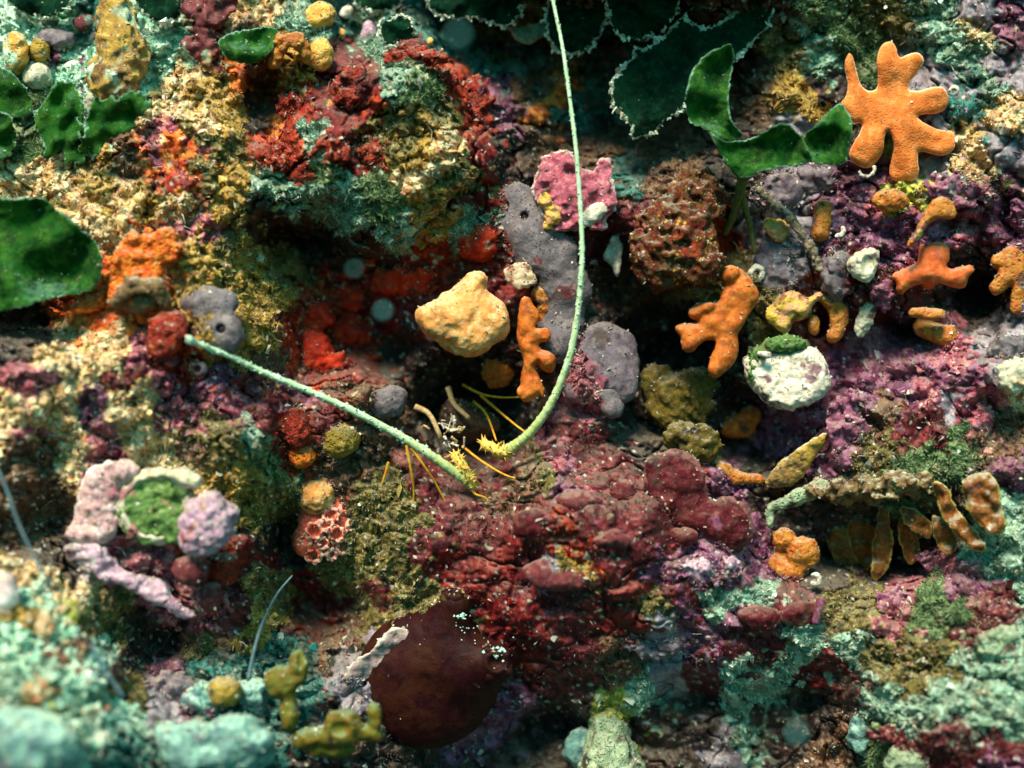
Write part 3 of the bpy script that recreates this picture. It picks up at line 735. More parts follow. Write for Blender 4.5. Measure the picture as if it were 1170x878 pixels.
def fuzz(name, W, rad, n, m, parent, size, cls_side=None):
    """small pale flecks of growth sitting on a tube"""
    k = RNG.integers(1, len(W)-1, n); d = RNG.normal(size=(n,3)); d /= np.linalg.norm(d,axis=1)[:,None]
    f = RNG.random((n,1)); c = W[k]*(1-f)+W[np.minimum(k+1,len(W)-1)]*f + d*rad[k][:,None]*1.05
    s = size*U*RNG.uniform(.3,1.3,n)
    v = OCT[None]*RNG.uniform(.5,1.4,(n,6,1))*s[:,None,None] + c[:,None,:]
    fc = (np.arange(n)[:,None,None]*6+OCF[None]).reshape(-1,3)
    org = np.array(parent.matrix_basis.translation); pp = parent.parent
    while pp is not None: org = org+np.array(pp.matrix_basis.translation); pp = pp.parent
    o = link(name, make_mesh(name, v.reshape(-1,3)-org, None, fc, False), m, parent)
    return tag(o, kind='stuff')
FUZZ = organic('aqua_fuzz', (.50,.68,.54), (.36,.56,.42), None, 8, .3, 2, .6, film=.06)
an, W, rd = tube('antenna', a1, 6.4, 2.6, ANT, lob, 'shorter antenna reaching left from the hole to its broken tip', mul=14, wob=.10, pw=1.4)
fuzz('fleck', W[len(W)//4:], rd[len(W)//4:], 340, FUZZ, an, 1.7)
grow('broken_tip', None, None, FUZZ, [('e',217,388,126,5.5,4.5,4.5),('e',222,392,124,4.5,3.6,3.6)], parent=an, z=0, h=1.2, nz=((1.2,5),))
a2 = [(576,516,6),(590,508,14),(608,492,22),(628,464,32),(644,428,40),(655,390,46),(662,340,52),(665,290,56),(663,235,58),(658,170,58),(650,105,56),(642,50,52),(630,-8,48),(622,-60,44)]
an, W, rd = tube('antenna', a2, 6.6, 1.9, ANT, lob, 'long whip antenna curving up and out of the top of the frame', mul=14, wob=.10, pw=2.1)
fuzz('fleck', W[len(W)//4:], rd[len(W)//4:], 420, FUZZ, an, 1.3)
def spiny(name, pts, r, n, L):
    V, q, t, W, rad = tube_geo(pts, r, r*.8, 8, 3, .12)
    vs, ts, b = [V], [t], len(V)
    k = RNG.integers(0, len(W), n); d = RNG.normal(size=(n,3)) + np.array((0,-.5,.25)); d /= np.linalg.norm(d,axis=1)[:,None]
    for i in range(n):
        c = W[k[i]]+d[i]*rad[0]*.6; s = np.cross(d[i],(.3,.5,.8)); s /= np.linalg.norm(s); u = np.cross(d[i],s); w = 1.9*U
        vs.append(np.array([c+s*w, c+(-.5*s+.87*u)*w, c+(-.5*s-.87*u)*w, c+d[i]*L*U*random.uniform(.5,1.1)])); ts.append(np.array([(0,1,3),(1,2,3),(2,0,3)])+b); b += 4
    org = np.array(lob.matrix_basis.translation)
    return link(name, make_mesh(name, np.concatenate(vs)-org, q, np.concatenate(ts)), ANTBASE, lob)
spiny('antenna_base', [(520,520,12),(528,532,18),(536,545,16),(541,556,10)], 6.5, 70, 11)
spiny('antenna_base', [(553,508,-2),(563,512,6),(572,518,10),(579,517,8)], 6.5, 70, 12)
for pts in ([(464,508,34),(469,534,30),(473,560,18),(471,582,10)], [(470,512,32),(484,532,28),(498,553,16),(511,578,6)], [(444,528,12),(440,542,14),(436,556,12)],
            [(528,510,-10),(550,527,0),(577,543,8),(592,547,6)], [(549,452,-40),(570,470,-20),(588,485,-6),(600,494,4)], [(529,440,-60),(549,450,-44),(570,454,-30),(594,454,-18)],
            [(541,459,-50),(554,471,-34),(561,486,-20),(567,504,-4)], [(539,552,10),(542,564,16),(554,569,12),(560,578,8)]):
    lg, W, rd = tube('walking_leg', pts, 1.7, 1.0, LEG, lob, sides=8, mul=4)
for pts in ([(474,465,-10),(490,473,-8),(500,492,-4),(503,500,-6)], [(512,443,-40),(519,462,-30),(536,478,-24)]):
    tube('antennule', pts, 3.6, 2.6, TAN, lob, sides=8, mul=4)
for i in range(16):
    x, y, d = 517+RNG.normal(0,9), 488+RNG.normal(0,9), -4+RNG.uniform(-8,6)
    pts = [(x,y,d)]
    for _ in range(3): x, y, d = x+RNG.normal(0,4.5), y+RNG.normal(0,4.5), d+RNG.normal(0,3); pts.append((x,y,d))
    tube('mouthpart', pts, RNG.uniform(.9,2.2), .6, FILIG if i % 3 else TAN, lob, sides=6, mul=4, wob=.35)

# ------------------------------------------------------------------ orange and amber sponges
og = 'orange lobed sponges on the reef'
out = crop(870,0,[(385,235),(402,240),(415,270),(430,340),(450,390),(480,410),(520,395),(515,330),(512,260),(530,200),(570,180),(600,200),(612,265),(655,240),(700,230),(730,265),(705,320),(665,360),(650,400),(690,410),(770,385),(815,385),(835,430),(830,480),(790,510),(730,510),(690,520),(720,545),(790,580),(850,585),(870,620),(860,670),(810,700),(760,690),(705,672),(697,700),(705,770),(680,810),(620,815),(570,800),(570,740),(590,670),(582,610),(560,578),(550,620),(545,680),(510,730),(470,760),(420,735),(385,705),(400,650),(440,590),(450,550),(405,555),(370,500),(345,460),(378,430),(385,380),(365,290)])
grow('orange_sponge','bright orange lobed sponge like a spread hand in the upper right corner','sponge',ORANGE,[('p',out,8,11,40,{'ty':-.06,'ruf':7,'rwl':44}),('c',1005,128,0,1010,128,34,9,9)],anchor=(1010,130),k=5,h=1.5,nz=((.6,11),),group=og,off=0,film=.12,blend=.4)
out = crop(580,220,[(950,370),(965,332),(1010,325),(1058,348),(1065,395),(1110,420),(1128,470),(1080,540),(1045,600),(1022,640),(1032,720),(1005,775),(960,805),(925,840),(888,800),(895,750),(920,700),(930,660),(880,658),(850,685),(830,716),(790,712),(768,680),(775,650),(743,615),(750,590),(800,582),(860,580),(808,558),(803,530),(840,490),(900,488),(938,490),(950,450),(960,410)])
grow('orange_sponge','orange antler shaped sponge hanging above the white rock','sponge',ORANGE_DK,
 [('p',out,11,12,26,{'ruf':5,'rwl':26,'ty':.12}),('e',834,314,28,11,11,10),('c',792,358,32,812,350,36,5,5),('c',848,322,-10,848,330,22,12,14)],k=5,h=1.5,nz=((1.0,11),(.5,5)),group=og,anchor=(850,330),film=.4)
out = crop(580,220,[(58,470),(92,462),(112,490),(142,540),(147,572),(118,602),(150,604),(186,620),(182,655),(138,672),(150,700),(190,705),(217,742),(212,790),(186,812),(148,790),(130,765),(126,790),(150,830),(168,890),(160,925),(138,900),(100,935),(64,925),(54,860),(60,800),(75,740),(48,690),(38,640),(44,580),(48,520)])
grow('orange_sponge','upright orange sponge of stacked knobs beside the beige sponge','sponge',ORANGE_DK,
 [('p',out,11,11,28,{'ruf':4,'rwl':20}),('e',622,383,34,8,8,7),('e',626,412,36,9,10,8),('e',603,448,30,12,10,9)],k=4,h=1.5,nz=((1.2,9),(.5,4)),group=og,anchor=(625,380),film=.5)
grow('orange_sponge','ochre orange sponge tucked behind the stacked knobs under the cream fan','sponge',AMBER,[('c',616,336,20,622,352,20,9,7),('e',621,360,18,6,10,7)],k=4,h=1.5,nz=((1.6,8),),group=og)
out = crop(870,220,[(572,372),(610,345),(660,330),(698,308),(700,240),(720,222),(800,218),(840,240),(842,300),(820,330),(850,345),(920,326),(948,345),(922,385),(908,432),(850,426),(790,402),(740,400),(690,412),(652,432),(625,462),(598,440),(600,400)])
grow('orange_sponge','orange T shaped sponge on the right with a stub and two arms','sponge',VERMILION,
 [('p',out,10,12,26,{'ruf':4,'rwl':30}),('c',1092,314,30,1108,307,26,5,4),('c',1058,322,-8,1062,312,24,12,12)],k=5,h=1.5,nz=((.9,10),(.4,4)),group=og,anchor=(1050,330),film=.4)
grow('orange_sponge','bright orange crusty lump beneath the beige sponge','sponge',ORANGE_DK,[('e',568,424,14,18,20,12),('e',575,408,14,12,12,10)],k=6,h=1.6,nz=((2.5,9),(1.2,4)),group=og,sink=6)
ag = 'amber sponge knobs on the right wall'
grow('amber_sponge','yellow and pink sponge knob right above the white rock','sponge',YELLOWPINK,[('p',crop(870,220,[(10,550),(30,510),(70,470),(110,438),(150,440),(175,450),(215,470),(260,436),(285,460),(228,500),(216,560),(170,570),(140,575),(125,630),(80,622),(40,590)]),10,11,20,{'ruf':4,'rwl':18})],h=1.4,nz=((1.4,9),(.6,4)),group=ag,anchor=(900,355))
grow('amber_sponge','amber arching sponge between the pink knob and the pale oval shell','sponge',AMBER,[('p',crop(870,220,[(235,450),(330,448),(385,500),(392,560),(372,620),(345,668),(300,676),(284,640),(310,600),(298,540),(275,500),(240,485)]),9,10,18,{'ruf':4,'rwl':18}),('e',930,372,12,7,12,7)],k=4,h=1.5,nz=((1.2,9),(.6,4)),group=ag,anchor=(955,365))
grow('amber_sponge','small amber finger sponge below the T shaped sponge','sponge',AMBER,[('c',1044,357,12,1074,360,20,6,7)],h=1.5,group=ag,off=20)
grow('amber_sponge','blunt amber finger sponge, the lower of the pair under the T shaped sponge','sponge',AMBER,[('c',1054,374,10,1083,386,24,11,12),('e',1084,380,26,9,8,7)],h=1.6,k=5,group=ag,off=20)
grow('amber_sponge','curved amber shelf sponge above the T shaped sponge','sponge',AMBER,[('p',crop(870,220,[(635,245),(690,165),(735,65),(785,12),(840,28),(874,80),(862,125),(800,116),(755,130),(724,180),(694,222),(662,255)]),9,10,20,{'ruf':4,'rwl':24})],h=1.5,nz=((1.3,9),(.6,4)),group=ag,anchor=(1058,255))
grow('amber_sponge','amber oval knob with a dark pore under the green blade','sponge',AMBER,[('c',941,238,18,937,266,18,10,11)],h=1.5,sub=[('e',938,234,30,4,4,10)],group=ag)
grow('amber_sponge','dull orange lump below the big orange hand shaped sponge','sponge',AMBER,[('e',1018,229,14,21,13,10)],h=1.6,nz=((2,8),),group=ag)
grow('amber_sponge','amber branching sponge at the right edge over the dark hole','sponge',AMBER,[('c',1172,286,20,1140,300,26,16,9),('c',1165,300,24,1138,330,28,14,8),('c',1170,310,24,1162,352,28,13,8)],h=1.8,k=7,group=ag)
grow('amber_sponge','small mustard and pink knob on the mauve sponge beside the twig','sponge',YELLOWPINK,[('e',890,264,14,13,13,10),('e',880,258,12,8,9,8)],h=1.5,k=4,nz=((1.8,7),),group=ag)
grow('amber_sponge','orange knob in shadow among the white specks','sponge',ORANGE_DK,[('e',836,486,24,15,15,12),('e',857,476,24,13,12,10),('e',850,492,20,14,9,9)],h=1.6,k=5,group=ag)
grow('amber_sponge','orange and olive bent strip sponge below the shadowed orange knob','sponge',AMBER,[('c',816,529,14,826,538,20,9,9),('c',826,538,20,842,546,20,9,7),('c',842,546,20,868,548,18,7,6)],h=1.6,k=4,group=ag)
grow('amber_sponge','tiny yellow lump on the grey rock under the hand shaped sponge','sponge',YELLOWPINK,[('e',1064,214,14,11,9,8),('e',1052,218,10,7,6,6)],h=1.5,k=4,nz=((1.5,6),),group=ag)

# ------------------------------------------------------------------ beige, yellow, olive sponges
out = crop(290,220,[(716,560),(728,515),(800,490),(830,455),(880,430),(930,392),(1010,360),(1035,375),(1032,430),(1080,460),(1120,500),(1148,550),(1132,620),(1100,670),(1040,690),(970,730),(900,710),(840,690),(780,650),(745,610)])
grow('beige_sponge','big beige rounded sponge with a nub on top, over the dark hole','sponge',BEIGE,[('p',out,30,36,46,{'ty':-.12}),('e',510,365,62,26,22,18),('e',560,372,60,20,20,16),('e',536,388,58,26,18,18),('e',545,322,46,12,10,10),('c',540,380,-20,535,375,40,26,30)],k=12,h=1.7,nz=((2.4,18),(.8,6),(.5,3.6)),anchor=(530,368),film=.5,blend=.6)
grow('yellow_ball_sponge','mustard yellow ball sponge below the left antenna','sponge',MUSTARD,[('e',390,503,12,22,18,17),('e',384,512,10,18,12,12)],h=1.6,k=5,nz=((1.4,8),(.6,4)))
yg = 'round yellow sponges at the top of the reef'
for x,y,rx,ry,l,mm in ((366,18,18,16,'pale yellow squarish sponge, highest of the round yellow ones at the top',YBALL),(367,63,14,20,'orange yellow oval sponge below the pale yellow squarish one',YBALL),(391,38,4.5,4.5,'tiny yellow ball just right of the two yellow sponges',YBALL),(491,48,5,5.5,'tiny orange ball beside the dark oval blade',YBALL),(396,13,8,7,'small whitish ball sponge right of the pale yellow one',WHITE),(422,38,9,15,'small pinkish grey oval knob left of the dark oval blade',LILAC)):
    grow('round_sponge',l,'sponge',mm,[('e',x,y,14,rx,ry,min(rx,ry)*.95),('e',x-rx*.3,y+ry*.35,12,rx*.7,ry*.6,rx*.7)],h=1.5,k=4,nz=((1.4,9),),group=yg)
grow('ochre_sponge','tall lumpy ochre column sponge in the blurred top left','sponge',OCHRE_COL,[('c',131,12,22,136,48,28,21,25),('c',136,48,28,132,90,28,24,29),('e',150,65,26,22,24,20),('e',114,86,20,18,16,16)],k=8,h=2.2,nz=((4,13),(1.5,6)))
sg = 'small pale knobs at the top left'
for x,y,rx,ry,l,mm in ((18,59,14,23,'yellow pale pear shaped knob at the far top left',YBALL),(44,58,12,14,'short yellow knob between the pear shaped one and the column sponge',MUSTARD),(42,86,17,15,'pale tan knob above the dark leafy blade',SHELL),(63,43,22,11,'flat mauve lump left of the ochre column',MAUVE),(97,26,14,9,'dark purple lump touching the ochre column',ROSE),(120,62,9,8,'small mauve lump at the foot of the ochre column',MAUVE)):
    grow('reef_knob',l,'knob',mm,[('e',x,y,12,rx,ry,min(rx,ry)),('e',x+rx*.3,y+ry*.4,8,rx*.7,ry*.7,rx*.6)],h=1.7,k=5,nz=((2,9),),group=sg)
grow('olive_sponge','large olive brown fuzzy sponge in shade under the antler shaped sponge','sponge',OLIVE,[('e',775,458,30,38,36,22),('e',748,440,24,18,22,16),('e',800,440,26,18,20,16)],k=9,h=1.9,nz=((5,15),(2.5,6)),film=1.2)
grow('olive_sponge','smaller olive yellow sponge just below the large olive one','sponge',OLIVE,[('e',800,508,26,24,22,16),('e',776,498,24,18,16,14)],k=6,h=1.9,nz=((4,12),(2,6)),film=1.2)
grow('finger_sponge','pale green rounded finger sponge at the bottom edge','sponge',FINGER,[('c',695,832,46,700,900,60,22,42),('e',690,826,46,15,12,12)],k=8,h=2,nz=((4,14),(1.5,5)),anchor=(695,850),sink=22)
grow('finger_sponge','shaded grey green lobe left of the pale green finger sponge','sponge',TEALROCK,[('e',664,856,26,20,26,18)],h=2,nz=((2.5,12),))
A = [('e',341,762,28,12,20,12),('e',322,780,26,20,20,12),('e',331,815,26,11,22,11),('e',349,846,24,15,12,12),('c',350,844,24,392,840,30,12,15),('e',392,830,32,22,20,14),('e',428,818,30,9,16,9),('c',392,836,30,428,838,28,11,9),('e',380,858,22,30,8,10)]
grow('lime_sponge','lime green lobed sponge curling along the bottom beside the dark sea squirt','sponge',LIME,A,k=5,h=1.7,nz=((2.4,14),(.8,5)),sub=[('e',343,752,42,4,14,9),('e',388,833,48,13,9,9)],anchor=(360,820))
grow('ball_sponge','dull orange ball sponge in the teal shade at lower left','sponge',MUSTARD,[('e',256,791,20,20,18,16)],h=1.7,nz=((1.5,9),))

# ------------------------------------------------------------------ grey and mauve sponges
def pored(name, label, m, prims, holes, **kw):
    o = grow(name, label, 'sponge', m, prims, sub=[('e',x,y,d,r,r,r*2.2) for x,y,d,r in holes], **kw)
    for x,y,d,r in holes:
        grow('osculum', None, None, HOLE, [('e',x,y,d-r*1.6,r*1.1,r*1.1,r*.6)], parent=o, z=kw['z'], h=1.0, nz=(), film=0)
    return o
gg = 'grey smooth sponges with pores'
z = hs(618,270)
pored('grey_sponge','large smooth grey mauve sponge behind the upper part of the long antenna',GREY,[('e',592,245,10,28,36,16),('e',620,288,14,38,30,18),('e',645,330,12,32,30,18),('e',640,380,10,28,36,18),('e',612,262,14,30,26,16)],[(599,247,27,5)],z=z-6,k=16,h=2,nz=((3.5,30),(.9,9)),group=gg)
z = hs(690,415)
pored('grey_sponge','mauve grey rounded sponge to the right of where the long antenna bends',MAUVE,[('e',692,412,12,38,44,24),('e',672,440,10,28,24,20),('e',706,438,18,22,22,18)],[],z=z-8,k=14,h=2,nz=((3.5,26),(.9,8)),group=gg)
z = hs(700,462)
pored('grey_sponge','small grey blue knob under the mauve grey sponge',GREY,[('e',700,466,24,13,13,11),('e',692,452,20,16,10,10)],[],z=z,k=5,h=1.6,group=gg)
z = hs(250,375)
pored('grey_sponge','brown grey sponge with one round dark pore by the tip of the left antenna',GREY,[('e',240,346,14,34,18,13),('e',250,382,18,30,24,15),('e',224,358,10,16,16,10)],[(252.5,376,34,6)],z=z-14,k=9,h=1.6,nz=((2,14),),group=gg)
z = hs(434,460)
pored('grey_sponge','dark grey sponge with a small pore above the middle of the left antenna',GREY,[('e',434,462,12,30,17,13),('e',450,452,10,16,12,10)],[(423,457,25,5)],z=z-8,k=7,h=1.5,nz=((1.5,10),),group=gg)
z = hs(228,418)
pored('grey_sponge','little blue grey sponge with a dark pore right below the red sponge lump',GREY,[('e',226,422,8,12,10,9)],[(226,422,17,4)],z=z,k=4,h=1.3,nz=((.8,6),),group=gg)
for x,y,rx,ry,l,hl in ((892,302,30,42,'mauve rounded sponge with a white ring worm on its left, beside the twig',[]),(888,218,34,24,'dull purple sponge below the green blade',[]),(956,312,18,32,'pale grey sponge between the twig and the oyster shell',[]),(1150,400,20,16,'pale grey lump at the right edge below the dark hole',[]),(930,205,30,18,'smooth dark mauve sponge under the small green blade',[])):
    z = hs(x,y); pored('grey_sponge',l,MAUVE if y<290 or x<900 else GREY,[('e',x,y,8,rx,ry,15),('e',x+rx*.3,y-ry*.3,8,rx*.7,ry*.6,15)],hl,z=z-6,k=8,h=1.8,nz=((4,14),(1.6,6)),group=gg)

# ------------------------------------------------------------------ red crusts
grow('red_sponge','rounded dark red sponge lump touching the tip of the left antenna','sponge',RED,[('e',190,381,16,22,26,16),('e',182,396,16,15,15,13),('e',200,370,14,14,14,13)],k=6,h=1.6,nz=((2.4,11),(1,5)),sub=[('e',196,366,32,9,5,6)])
out = crop(0,220,[(500,260),(580,160),(640,190),(700,160),(760,150),(800,200),(820,260),(780,320),(730,330),(740,380),(760,480),(700,520),(600,520),(490,500),(470,440),(480,370)])
grow('orange_crust','fiery orange crust patch right of the big green blade','sponge',REDORANGE,[('p',out,9,10,10,{'jag':3,'ruf':6,'rwl':22})],h=1.7,nz=((3,12),(1.4,5)),off=0)
grow('orange_crust','small salmon orange strip left of the brown arch','sponge',REDORANGE,[('p',crop(0,220,[(310,540),(300,505),(400,460),(470,450),(480,500),(420,540)]),7,8,8,{'jag':2})],h=1.7,nz=((2,9),),off=6)
grow('brown_crust','tan brown arched crust below the fiery orange patch','crust',BROWN,[('c',132,345,20,150,326,24,8,9),('c',150,326,24,178,328,24,9,9),('c',178,328,24,188,345,20,9,7),('e',160,345,12,22,14,10)],k=5,h=1.7,nz=((2,9),(1,4)))
for x,y,rx,ry,l in ((339,490,15,25,'deep red upright lump left of the mustard ball sponge'),(345,523,15,13,'orange red lump under the deep red upright one')):
    grow('red_sponge',l,'sponge',RED if y<500 else REDORANGE,[('e',x,y,12,rx,ry,12),('e',x+3,y-ry*.3,12,rx*.7,ry*.6,10)],h=1.6,k=4,nz=((1.8,9),))
CRIMSON = organic('crimson_sponge', (.50,.022,.008), (.34,.014,.007), (.58,.06,.012), 18, .5, 3, .55, .3, film=.12)
cave = 'dark red sponge folds in the shaded recess'
for i,(x,y,rx,ry,l) in enumerate(((355,412,24,34,'orange red flap at the lower left of the red recess'),(350,365,28,20,'wide dull red fold at the left of the red recess'),(400,340,20,16,'small bright orange red bump at the top of the red recess'),(398,380,30,22,'dark red smooth fold in the middle of the red recess'),(376,418,26,14,'orange red ridge along the bottom of the red recess'),(460,320,34,18,'dark red fold at the right of the red recess, powdered with pale dust'),(548,275,26,24,'dark red swelling with pale tufts, above the beige sponge'))):
    grow('red_fold',l,'sponge',CRIMSON,[('e',x,y,14,rx,ry,14),('e',x+rx*.35,y-ry*.25,12,rx*.6,ry*.6,13),('e',x-rx*.4,y+ry*.3,10,rx*.55,ry*.55,12)],h=1.9,k=8,nz=((5,15),(2.2,6)),group=cave,sink=10)
z=0
rk = 'red crusted bumps on the tufted rock'
for x,y,rx,ry,l in ((335,120,17,15,'bright red bump at the left shoulder of the tufted rock'),(402,100,22,22,'maroon bump left on the top of the tufted rock'),(470,66,36,12,'maroon ledge along the very top of the tufted rock'),(545,120,16,34,'red strip down the right side of the tufted rock'),(428,172,24,18,'bright red bump in the middle of the tufted rock'),(375,172,22,16,'dark red bump under the left shoulder of the tufted rock'),(304,180,24,16,'orange red patch low on the left of the tufted rock'),(500,88,22,10,'small red patch right of the maroon ledge')):
    grow('red_bump',l,'sponge',RED,[('e',x,y,7,rx,ry,11),('e',x+rx*.3,y+ry*.3,6,rx*.65,ry*.6,10)],h=1.8,k=6,nz=((6,12),(3,5)),group=rk,sink=5)

# ------------------------------------------------------------------ maroon algae, sea squirt, plate
out = crop(580,440,[(600,350),(640,310),(720,295),(800,320),(860,370),(880,450),(900,520),(980,490),(1050,540),(1085,610),(1075,690),(1030,730),(960,720),(880,690),(780,640),(700,600),(640,560),(610,500),(620,430)])
grow('maroon_alga','smooth maroon lobed crust alga spreading in the middle right','alga',MAROON,[('p',out,14,20,22,{'ruf':6,'rwl':40}),('e',770,545,20,34,30,18),('e',843,602,22,16,26,14),('e',800,588,22,24,16,14)],k=8,h=1.8,nz=((2.6,16),(1,6)))
for x,y,rx,ry,l in ((777,614,22,14,'small maroon cup shaped alga below the smooth lobed one'),(662,573,26,14,'rosy maroon plate on the central mound, left'),(712,562,16,16,'maroon plate standing on the central mound, right'),(640,655,42,22,'large rounded maroon boss on the lower central mound'),(610,600,26,22,'dim maroon boss left on the central mound'),(700,618,24,14,'rose brown plate in the centre of the mound'),(868,705,26,14,'dim maroon lump right of the lower mound'),(915,702,24,16,'smooth maroon boss above the green grey turf slope')):
    grow('maroon_plate',l,'alga',MAROON if x<640 or x>760 else ROSE,[('p',[(x+rx*math.cos(t)*random.uniform(.85,1.15),y+ry*math.sin(t)*random.uniform(.85,1.15)) for t in np.linspace(0,6.28,11)[:-1]],11,20,4,{'ruf':5,'rwl':30,'jag':1.5})],h=1.7,k=5,film=.3,nz=((2,16),(.8,7)),group='maroon plates on the central mound')
sq = grow('sea_squirt','large dark maroon barrel shaped sea squirt at the bottom centre','sea squirt',ASC,[('e',488,776,10,80,80,42),('c',502,750,12,518,693,40,44,19),('c',540,765,28,564,758,42,38,25)],k=22,h=2.2,nz=((1.6,44),(.5,8)),anchor=(495,775),film=.04,blend=0,sub=[('e',518,677,58,8,6,10),('e',568,757,70,12,11,13)])
grow('siphon','upper narrow siphon',None,ASC,[('e',517,684,44,15,12,13)],parent=sq,z=hs(495,775),h=1.5,k=4,sub=[('e',518,676,56,6,4,8)])
grow('siphon','lower wide siphon flecked with pale blue',None,ASC,[('c',556,744,56,578,748,56,5,5),('c',578,748,56,580,768,54,5,5),('c',580,768,54,560,774,56,5,5),('c',560,774,56,556,744,56,5,5)],parent=sq,z=hs(495,775),h=1.6,k=6)
PALEF = organic('pale_blue_fleck', (.42,.72,.66), (.55,.78,.70), None, 6, .4, 2, .6)
def flecks(parent, pts, z, m=PALEF):
    vs, fs, b = [], [], 0
    org = np.array(parent.matrix_basis.translation)
    for x,y,d,s in pts:
        v = OCT*RNG.uniform(.5,1.4,(6,1))*s*U + world_pt(x,y,z+d); vs.append(v-org); fs.append(OCF+b); b += 6
    o = link('fleck', make_mesh('fleck', np.concatenate(vs), None, np.concatenate(fs), False), m, parent); o['kind'] = 'stuff'
flecks(sq, [(566+RNG.normal(0,6),746+RNG.normal(0,4),61,RNG.uniform(.8,3)) for _ in range(26)]+[(527+RNG.normal(0,3.5),704+RNG.normal(0,2),58,RNG.uniform(.8,2)) for _ in range(18)]+[(553+RNG.normal(0,6),762+RNG.normal(0,1.5),60,1.2) for _ in range(12)]+[(530+RNG.normal(0,20),722+RNG.normal(0,12),54,.9) for _ in range(24)], hs(495,775))
out = crop(290,653,[(600,250),(690,250),(735,285),(620,370),(560,440),(480,500),(400,525),(390,470),(450,390),(540,340)])
grow('crust_plate','pale grey pink slanting plate against the upper left of the sea squirt','crust',PLATE,[('p',out,4,6,34,{'tx':-.1,'ty':-.15,'ruf':6,'jag':2})],h=1.7,nz=((2,11),(1,5)),anchor=(430,745))

# ------------------------------------------------------------------ green blades
bg = 'green leafy algae blades'
out = crop(0,220,[(-330,60),(-120,10),(0,20),(110,30),(190,10),(230,60),(290,100),(350,150),(420,210),(455,265),(460,330),(440,420),(380,450),(250,470),(150,500),(0,540),(-200,560),(-330,420)])
grow('green_blade','broad glossy green blade cut by the left edge of the picture','alga',BLADE,[('p',out,3.2,5,66,{'ruf':26,'rwl':58,'tx':-.1,'cup':14,'cr':50,'jag':3})],h=1.9,film=.1,k=2,nz=((1,12),),anchor=(60,300),group=bg,blend=.0)
out = [(2,126),(12,131),(20,149),(15,180),(-4,184),(-30,170),(-30,130)]
grow('green_blade','small green blade entering at the left edge above the broad one','alga',BLADE,[('p',out,2.6,4,30,{'ruf':13,'rwl':22,'jag':3})],h=1.7,k=2,nz=(),film=.25,group=bg,blend=.0)
out = crop(0,0,[(130,520),(200,450),(230,370),(300,345),(345,370),(372,480),(380,560),(340,640),(260,700),(200,720),(190,620)])
grow('green_blade','pointed dark green blade left of the ragged topped one','alga',BLADE,[('p',out,2.6,4,34,{'ruf':15,'rwl':24,'jag':4})],h=1.6,film=.12,k=2,nz=((.6,8),),group=bg,off=10,blend=.0)
out = crop(0,0,[(375,600),(380,500),(420,430),(450,445),(490,425),(520,440),(560,410),(620,400),(685,450),(650,510),(600,540),(600,590),(520,600),(470,640),(440,710),(370,700),(340,660)])
grow('green_blade','dark green blade with a ragged top edge below the column sponge','alga',BLADE,[('p',out,2.6,4,44,{'ruf':13,'rwl':24,'jag':5,'ty':-.25})],h=1.6,film=.12,k=2,nz=((.6,8),),group=bg,off=6,blend=.0)
grow('green_blade','dark green flat blade under the pale fuzz near the top left','alga',BLADE,[('p',[(248,42),(266,37),(285,33),(310,28),(320,34),(318,50),(306,64),(290,75),(265,72),(252,60)],2.6,4,34,{'ruf':12,'rwl':22,'ty':.2,'jag':3})],h=1.6,film=.12,k=2,nz=((.6,8),),group=bg,blend=.0)
out = [(838,48),(824,53),(811,59),(793,74),(785,95),(781,120),(788,143),(805,147),(818,158),(836,163),(852,156),(845,148),(836,138),(832,120),(835,90),(840,70)]
cb = root('green_blade','folded bright green blade on a stalk, left of the orange hand shaped sponge','alga',845,200,hs(845,200),bg)
zb = 20
grow('blade','speckled olive inner face',None,BLADE,[('p',out,3,4.5,30,{'ruf':12,'rwl':30,'tx':-.25,'cup':12,'jag':1.6})],parent=cb,z=zb,h=1.5,film=.12,k=2,nz=((.6,8),),blend=.0)
out = [(806,147),(818,157),(836,162),(857,159),(875,150),(885,142),(900,140),(912,152),(924,168),(930,186),(904,191),(872,195),(852,206),(840,203),(826,184)]
grow('blade','bright green lower lobe',None,BLADE,[('p',out,3,4.5,34,{'ruf':12,'rwl':30,'ty':-.3,'cup':10,'jag':1.6})],parent=cb,z=zb,h=1.5,film=.12,k=2,nz=((.6,8),),blend=.0)
tube('stalk',[(850,198,50),(845,222,30),(838,246,10),(828,268,-10)],6.5,3.5,STALK,cb,sides=9,mul=4)
tube('stalk',[(846,214,34),(852,240,20),(858,262,8),(862,290,0)],4,2.5,STALK,cb,sides=8,mul=4)
out = crop(870,0,[(170,640),(200,590),(240,560),(300,490),(345,455),(380,490),(410,540),(405,620),(390,690),(375,742),(280,738),(205,722)])
grow('blade','small speckled lobe touching the orange sponge',None,BLADE,[('p',out,2.4,4,34,{'ruf':11,'rwl':26,'tx':.15,'jag':2})],parent=cb,z=zb,h=1.5,film=.15,k=2,nz=((.6,8),),blend=.0)
out = [(880,-30),(862,0),(841,13),(826,26),(808,33),(790,28),(783,14),(770,31),(754,44),(736,59),(724,50),(726,62),(708,80),(698,95),(697,108),(700,123),(711,131),(722,146),(720,162),(742,156),(772,130),(800,112),(845,64),(890,20)]
grow('green_blade','wide dark blade with a crumbly white rim at the top centre','alga',BLADE_DK,[('p',out,3,5,70,{'ruf':10,'rwl':40,'jag':3.2,'ty':.1})],h=1.6,film=.12,k=2,nz=((.8,7),),group=bg,anchor=(780,90),off=38,blend=.0)
out = [(660,-30),(690,-5),(700,40),(720,46),(745,45),(775,20),(785,-30)]
